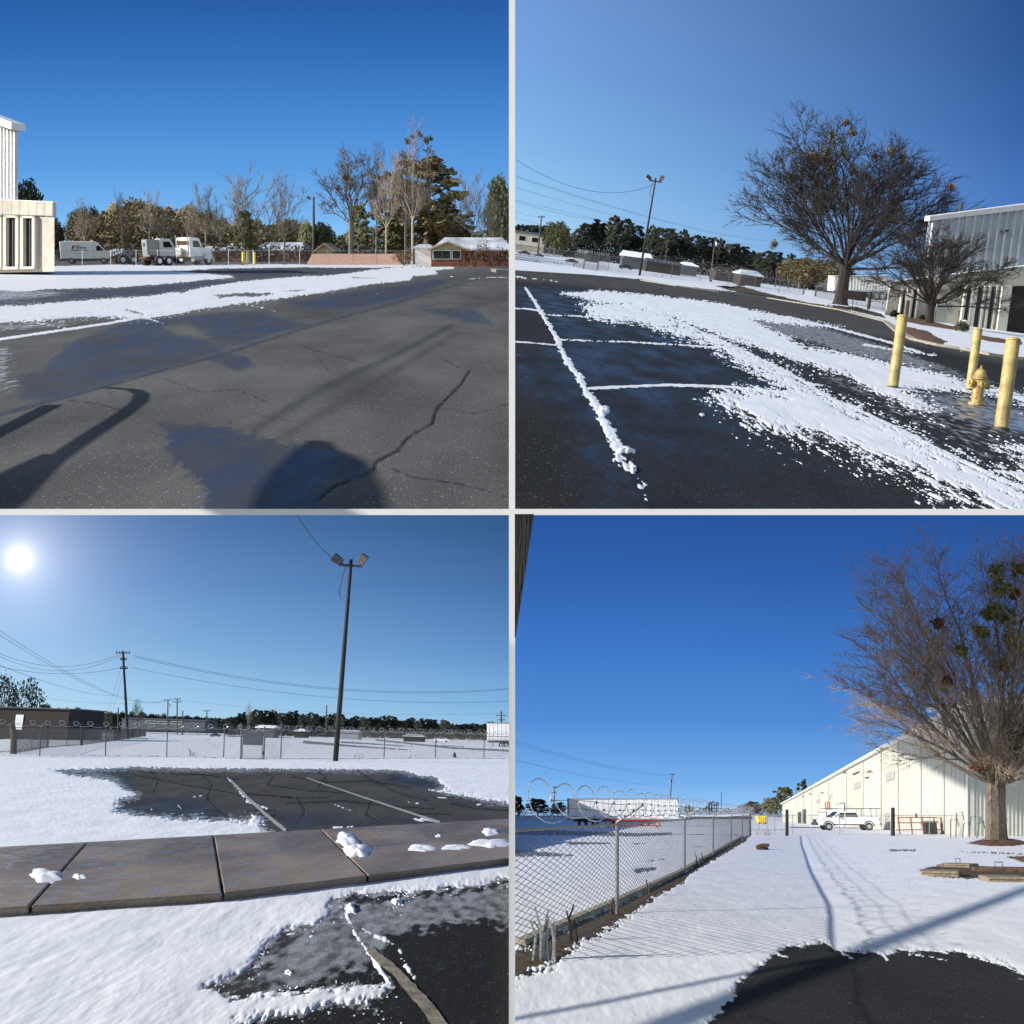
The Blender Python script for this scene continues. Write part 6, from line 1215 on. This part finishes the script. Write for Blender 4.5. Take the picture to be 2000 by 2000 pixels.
# ================================================================== shrubs, signs near the office
def shrub(p, zx, zy, r, label, snow=False, m='leaf'):
    b = gz(p, zx, zy); t = thing('round_shrub', label, 'shrub', b, p=p); rng = random.Random(int(zx)); mb = MB()
    clump_mb(rng, [((r*.5*math.cos(a*2.1), r*.5*math.sin(a*2.1), r*(.55+.3*(a % 3)/2)), r*.62) for a in range(7)], 150, .06, mb); o = mb.build('foliage', M[m], t); o['kind'] = 'stuff'
    mb = MB(); mb.tube([(0,0,-.1),(0,0,r)], .05, 6); mb.build('stem', M['bark'], t)
    if snow: mb = MB(); mb.lathe([(r*.66,r*1.22),(r*.60,r*1.36),(r*.35,r*1.48),(.03,r*1.52)], 16, (r*.15,-r*.1,0)); mb.build('snow_cap', SNOWL, t, smooth=True)
shrub(2, 1694, 1251, .55, 'round clipped shrub with a snow cap below the office windows', True)
shrub(2, 1442, 1197, .42, 'dark round shrub at the left corner of the office', m='leaf_dark')
shrub(2, 1548, 1208, .32, 'small dark shrub just left of the small bare tree', m='leaf_dark')
def sign(p, zx, zy, ztop, board, label, m='darksteel', pm='galv_dark', lean=0, bz=.78, name='road_sign'):
    b = gz(p, zx, zy); H = (zy-ztop)/Z/F*b.y; t = thing(name, label, 'sign', b, p=p); mb = MB(); mb.box((lean*H/2,0,H/2), (.06,.05,H)); mb.build('post', M[pm], t)
    mb = MB(); mb.box((lean*H, -.05, H*bz), (board[0], .025, board[1])); mb.build('board', M[m], t, bevel=.01); mb = MB(); mb.box((lean*H,-.07,H*bz+board[1]*.3), (.05,.02,.05)).box((lean*H,-.07,H*bz-board[1]*.3), (.05,.02,.05)); mb.build('bolts', M['galv'], t)
sign(2, 1282, 1172, 1105, (2.3, .8), 'dark oblong sign on a thin post beside the big bare trunk', 'brickdark', lean=0, bz=.85)
sign(2, 1300, 1150, 1076, (.45, 1.9), 'tall narrow grey sign post right of the big bare trunk', 'galv', bz=.62)
sign(2, 1482, 1205, 1095, (.45, .6), 'small white parking sign in front of the office windows', 'white_metal', bz=.78)
sign(2, 1592, 1228, 1150, (.12, .5), 'short pale pipe beside the small bare trunk', 'galv', bz=.9, name='stand_pipe')
sign(4, 1862, 1236, 1150, (.25, .3), 'thin post with a meter at the warehouse corner', 'galv', bz=.9, name='meter_post')
# ================================================================== far side of the first terrace: pink wall, green container
pw = thing('pink_wall', 'long low pinkish wall panels with sloping ends behind the far fence', 'wall', G(1, 597, 517))
pl = [(597,640),(640,690),(690,735),(735,786)]
yb = G(1, 690, 517.5).y
for i, (a, b) in enumerate(pl):
    t0 = 509 if i == 0 else 495.5; t1 = 495.5 if i < 3 else 496; x0, x1 = a+.4, b-.4
    q = [V(x0,518.6,yb), V(x1,518.8,yb), V(x1,518.8,yb+.3), V(x0,518.6,yb+.3)]
    tp = [V(x0+(12 if i == 0 else 0),495.5,yb), V(x1-(14 if i == 3 else 0),495.8,yb), V(x1-(14 if i == 3 else 0),495.8,yb+.3), V(x0+(12 if i == 0 else 0),495.5,yb+.3)]
    m = MB(); m.hexa([v-G(1,597,517) for v in q+tp]); m.build('wall_panel', M['pink'], pw)
m = MB(); o0 = G(1,597,517)
for a in range(5): m.cyl(V(770+a*5,496+a*1.0,yb)-o0, V(787,500+a*5,yb)-o0, .03, 4)
m.cyl(V(770,496,yb)-o0, V(790,496,yb)-o0, .04, 4).cyl(V(790,494,yb)-o0, V(790,519,yb)-o0, .05, 6); m.build('lattice', M['tan'], pw)
gt = thing('green_container', 'dark green upright container between the office and the van', 'container', G(1, 97, 514), R(20), p=1, pitch=True)
m = MB(); m.box((0,0,1.4), (.9,1.6,2.7)); m.build('body', M['green'], gt, bevel=.05); m = MB(); m.box((0,0,2.82), (1.0,1.7,.12)); m.build('lid', M['green'], gt)
for i in range(3): m = MB(); m.box((-.3+i*.3,-.83,1.4), (.06,.05,2.4)); m.build('rib', M['green'], gt)
for px, yy, lab, r in [(790,126,'russet leafy bush in front of the white shed',1.4), (925,116,'rust coloured leafy bush in front of the brick house',1.9), (958,117,'second rust coloured bush at the right of the brick house',1.6), (975,118,'low brown brush heap at the right edge by the brick house',1.3)]:
    b = P(1, px, yy); t = thing('brown_bush', lab, 'bush', b, p=1); rng = random.Random(px); mb = MB()
    clump_mb(rng, [((rng.uniform(-1,1)*r*.7, rng.uniform(-.6,.6)*r, r*rng.uniform(.3,1.15)), r*.5) for _ in range(8)], 60, .09, mb); o = mb.build('foliage', M['leaf_rust' if 'rus' in lab else 'brush'], t); o['kind'] = 'stuff'
    mb = MB()
    for i in range(8): mb.tube([(0,0,-.1), (rng.uniform(-1,1)*r*.6, rng.uniform(-.5,.5)*r, r*rng.uniform(.9,1.6))], [.05,.02], 4)
    mb.build('stems', M['bark'], t)
# ================================================================== things on the fourth terrace
rk = thing('red_steel_rack', 'low red steel rack with a dark box beside the thick wooden post', 'rack', G(4, 1758, 1630), 0, p=4, pitch=True); sc_ = G(4,1758,1630).y/F
Lx = (1845-1756)*sc_
for z in (.4, 1.0, 1.45): m = MB(); m.box((Lx*.42,0,z), (Lx*(.9 if z > .5 else 1),.08,.08)); m.build('rail', M['redrust'], rk)
for f in (.0, .27, .52, .78, .93): m = MB(); m.box((Lx*f,0,.75), (.09,.09,1.5)); m.build('upright', M['redrust'], rk)
m = MB(); m.box((Lx*.64,-.3,.55), (Lx*.26,.7,1.0)); m.build('dark_box', M['brickdark'], rk, bevel=.03); m = MB(); m.box((Lx*.66,-.3,1.12), (Lx*.28,.75,.08)); m.build('box_lid', M['galv_dark'], rk)
m = MB(); m.tube([(Lx*.9,-.1,0),(Lx*.97,-.1,1.1),(Lx*1.1,-.1,.3),(Lx*1.3,-.1,.15),(Lx*1.45,-.1,.35)], .07, 6); m.build('bent_pipe', M['redrust'], rk)
m = MB(); m.cyl((Lx*.4,0,1.45),(Lx*.4,0,1.8),.09,8); m.build('valve', M['darksteel'], rk)
yc = thing('yellow_container', 'small orange yellow wheeled container beyond the gate', 'container', G(4, 1487, 1609.5), 0, p=4, pitch=True); sy = G(4,1487,1609.5).y/F
m = MB(); m.prism([(-8*sy,.3),(-7.4*sy,14*sy),(7.4*sy,14*sy),(8*sy,.3)], -1, 1); m.build('body', M['yellow_bright'], yc, bevel=.1)
for x in (-4, 0, 4): m = MB(); m.box((x*sy,-1.03,7*sy), (.15,.08,11*sy)); m.build('rib', M['yellow_bright'], yc)
m = MB(); m.box((0,0,14.4*sy), (17*sy,2.1,.25)); m.build('rim', M['yellow_bright'], yc)
for x in (-5, 5): m = MB(); m.tube([(x*sy,-.9,.2),(x*sy,-.6,.2)], .25, 10); m.build('caster', M['blackrubber'], yc)
os_ = thing('orange_pipes', 'three upright orange red pipes against the warehouse wall above the pickup', 'pipes', V(1612, 1580, 122)); f = 122/F
m = MB(); m.box((5*f,0,-.15), (16*f,.5,.2)); m.build('tray', M['white_metal'], os_)
for i in range(3): m = MB(); m.cyl((i*4.3*f,0,0), (i*4.3*f,0,(13+i*1.2)*f), 1.3*f, 12); m.build('pipe', M['orange'], os_)
def slabblock(x0, x1, ytop, ybot, depth, label, skew=0, m='block'):
    a, b = G(4, x0, ybot), G(4, x1, ybot+skew); h = (ybot-ytop)/F*a.y*.62; t = thing('concrete_block', label, 'block', a, math.atan2(b.y-a.y, b.x-a.x), p=4, pitch=True); L = (b-a).length
    mb = MB(); mb.box((L/2, depth/2, h/2-.02), (L, depth, h)); o = mb.build('body', M[m], t, bevel=.05)
    mb = MB(); mb.tube([(L*.44,depth*.4,h),(L*.42,depth*.4,h+.14),(L*.58,depth*.4,h+.14),(L*.56,depth*.4,h)], .018, 5); mb.build('lifting_handle', M['darksteel'], t)
    mb = MB(); mb.box((L*.5, -.005, h*.5), (L*.9, .03, h*.12)); mb.build('groove', M['dirt'], t)
slabblock(1798, 1874, 1693, 1711, 1.1, 'weathered brown concrete block with a handle, leftmost of the stack in the snow', 2)
slabblock(1835, 1895, 1681, 1693, 1.0, 'upper brown concrete block behind the leftmost one', 2)
slabblock(1900, 2010, 1688, 1702, 1.0, 'long flat dark block at the back right of the stack', 2, 'rust')
slabblock(1929, 2010, 1704, 1724, 1.1, 'big brown concrete block at the right edge in front of the stack', 1)
bt = thing('bent_scrap', 'bent rusty metal strip and tyre piece lying in the snow past the fence', 'scrap metal', G(4, 1490, 1660)); f = G(4,1490,1660).y/F
m = MB(); pts = [(9,14),(0,15),(-7,13),(-13,8),(-12,3),(-6,-1),(0,-4)]; 
for w in (0, .16): m.tube([(a*f, -w*2, b*f*.35+.05+w) for a, b in pts], .09, 5)
m.build('strip', M['rust'], bt); m = MB(); m.box((4*f,-.3,.05), (11*f,1.0,.22), rz=R(6)); m.build('dark_pad', M['blackrubber'], bt, bevel=.05)
def stubs(p, zx, zy, n, h, label, m='wood_pole', spread=.3, seed=0, name='cut_stems'):
    b = gz(p, zx, zy); rng = random.Random(seed+int(zx)); t = thing(name, label, 'stems', b, sc=PAN[p]['k'])
    for i in range(n):
        x = rng.uniform(-1, 1)*spread; hh = h*rng.uniform(.5, 1); mb = MB(); mb.tube([(x,0,-.1),(x+rng.uniform(-.05,.05),rng.uniform(-.1,.1),hh*.6),(x+rng.uniform(-.1,.1),0,hh)], [.020,.017,.012], 6); mb.build('stem', M[m], t)
stubs(4, 122, 1692, 9, .72, 'bundle of grey cut stems at the near end of the fence', 'galv', spread=.2)
stubs(4, 235, 1620, 3, .62, 'dark bent stems growing through the fence left of the first post', 'wood_dark', .08)
stubs(4, 395, 1520, 4, .36, 'short broken stems at the foot of the first fence post', 'rust', .18)
stubs(4, 510, 1450, 2, .42, 'single thin stem between the first two fence posts', spread=.05)
stubs(4, 705, 1334, 3, .55, 'dark arched stems on the concrete edging past the second post', 'wood_dark', .12)
stubs(4, 990, 1222, 6, .5, 'row of dark sticks below the gate', 'wood_dark', 1.6)
stubs(3, 722, 922, 5, .55, 'cut shrub stems at the fence left of the gate', 'wood_dark', .28)
stubs(3, 1352, 932, 4, .40, 'frosted dead stalks right of the tall light pole', 'galv_dark', .45)
stubs(3, 1560, 930, 2, .3, 'short stalks at the fence foot', 'wood_dark', .2)
stubs(2, 172, 1000, 5, .6, 'cut shrub stems at the fence at the left, top right picture', 'wood_dark', .5)
stubs(2, 548, 1045, 4, .5, 'dead stalks right of the light pole, top right picture', 'wood_dark', .8)
def scrap(p, zx, zy, w, h, label, m='blackrubber'):
    b = gz(p, zx, zy); k = PAN[p]['k']; rng = random.Random(int(zx)); mb = MB(); pr = [(-w*.3,0),(-w*.5,h*.45),(-w*.2,h*.95),(w*.1,h),(w*.35,h*.5),(w*.5,0)]; mb.prism(pr, -.1, .15)
    o = mb.build('black_scrap', M[m], bevel=.03); o.matrix_world = Matrix.Translation(b)@Matrix.Scale(k, 4); tag(o, label, 'scrap')
scrap(3, 1716, 926, .30, .40, 'black torn plastic caught at the fence foot, right half')
scrap(2, 750, 1063, .5, .4, 'black scrap on the snow below the field fence')
scrap(2, 800, 1086, 2.6, .25, 'dark flat strip on the verge left of the curved scrap')
scrap(2, 862, 1078, 1.6, .3, 'curved dark scrap lying in the snow by the road')
# dark slanting timber between rail and post at the top left corner of the fourth terrace
m = MB(); q = [V(1005.5,1004,5.3), V(1043,1004,5.3), V(1007,1246,5.3), V(1005.5,1246,5.3)]; qq = [v+Vector((0,.12,0)) for v in q]
m.add(q+qq, [(0,1,2,3),(7,6,5,4),(0,4,5,1),(1,5,6,2),(2,6,7,3),(3,7,4,0)]); o = m.build('slanting_timber', M['wood_dark']); tag(o, 'dark slanting timber pole in the top left corner of the bottom right picture', 'pole')
# added poles left outside the picture, slanted so their shadows cross the snow
def trace(p, zx, zy, X): g = gz(p, zx, zy); s = (X-g.x)/S.x; return g+S*s
ob = thing('shadow_poles', 'added slanting poles left outside the picture, set to cast shadows on the snow', 'poles', (0, 0, 0))
m = MB(); a, b = trace(4, 1990, 1408, -12.7), trace(4, 380, 2020, -12.7); m.tube([a, b], .12, 10).tube([b, b-Vector((0,0,14))], .12, 10); m.build('thick_pole', M['wood_dark'], ob)
m = MB(); a, b = trace(4, 1180, 1685, -11.2), trace(4, -10, 1928, -11.2); m.tube([a, b], .05, 8).tube([b, b-Vector((0,0,14))], .05, 8); m.build('thin_pole', M['wood_dark'], ob)
tp = thing('shadow_pipe', 'added pipe left outside the picture, bent to cast shadow lines on the lot', 'rail', (0, 0, 0)); m = MB()  # unseen pipe, added and bent so its shadow draws lines on the lot
m.tube([trace(1, a, b, -8.3) for a, b in [(-60,1985),(60,1880),(200,1740),(330,1650),(470,1560),(528,1515),(535,1485),(500,1470),(400,1462)]], .055, 8); m.tube([trace(1, a, b, -8.3) for a, b in [(-60,1660),(60,1600),(200,1528)]], .06, 8); m.build('pipe', M['darksteel'], tp)
m = MB(); q = [trace(1, a, b, -8.3) for a, b in [(-80,1830),(180,1712),(205,1730),(150,1800),(40,1932),(-80,2000)]]; m.add(q+[v+Vector((-.05,0,0)) for v in q], [tuple(range(6)), tuple(range(11,5,-1))]+[(i, (i+1)%6, (i+1)%6+6, i+6) for i in range(6)]); m.build('shadow_plate', M['darksteel'], tp)  # unseen plate, cut to throw a dark patch on the lot

m = MB(); q = [trace(1, a, b, -8.3) for a, b in [(985,2010),(1000,1932),(1020,1850),(1070,1780),(1120,1735),(1165,1690),(1205,1662),(1250,1668),(1285,1700),(1350,1722),(1410,1770),(1450,1840),(1475,1932),(1478,2010)]]; n = len(q)
m.add(q+[v+Vector((-.12,0,0)) for v in q], [tuple(range(n)), tuple(range(2*n-1,n-1,-1))]+[(i, (i+1)%n, (i+1)%n+n, i+n) for i in range(n)]); bd = thing('shadow_board', 'added board on a post left outside the picture, shaped to cast a head shadow', 'board', (0,0,0)); m.build('board', M['darksteel'], bd)  # unseen board, outlined to throw a head and shoulders shadow
m = MB(); m.tube([q[0]+Vector((0,-.3,0)), q[0]+Vector((0,-.3,-9))], .08, 8); m.build('post', M['darksteel'], bd)
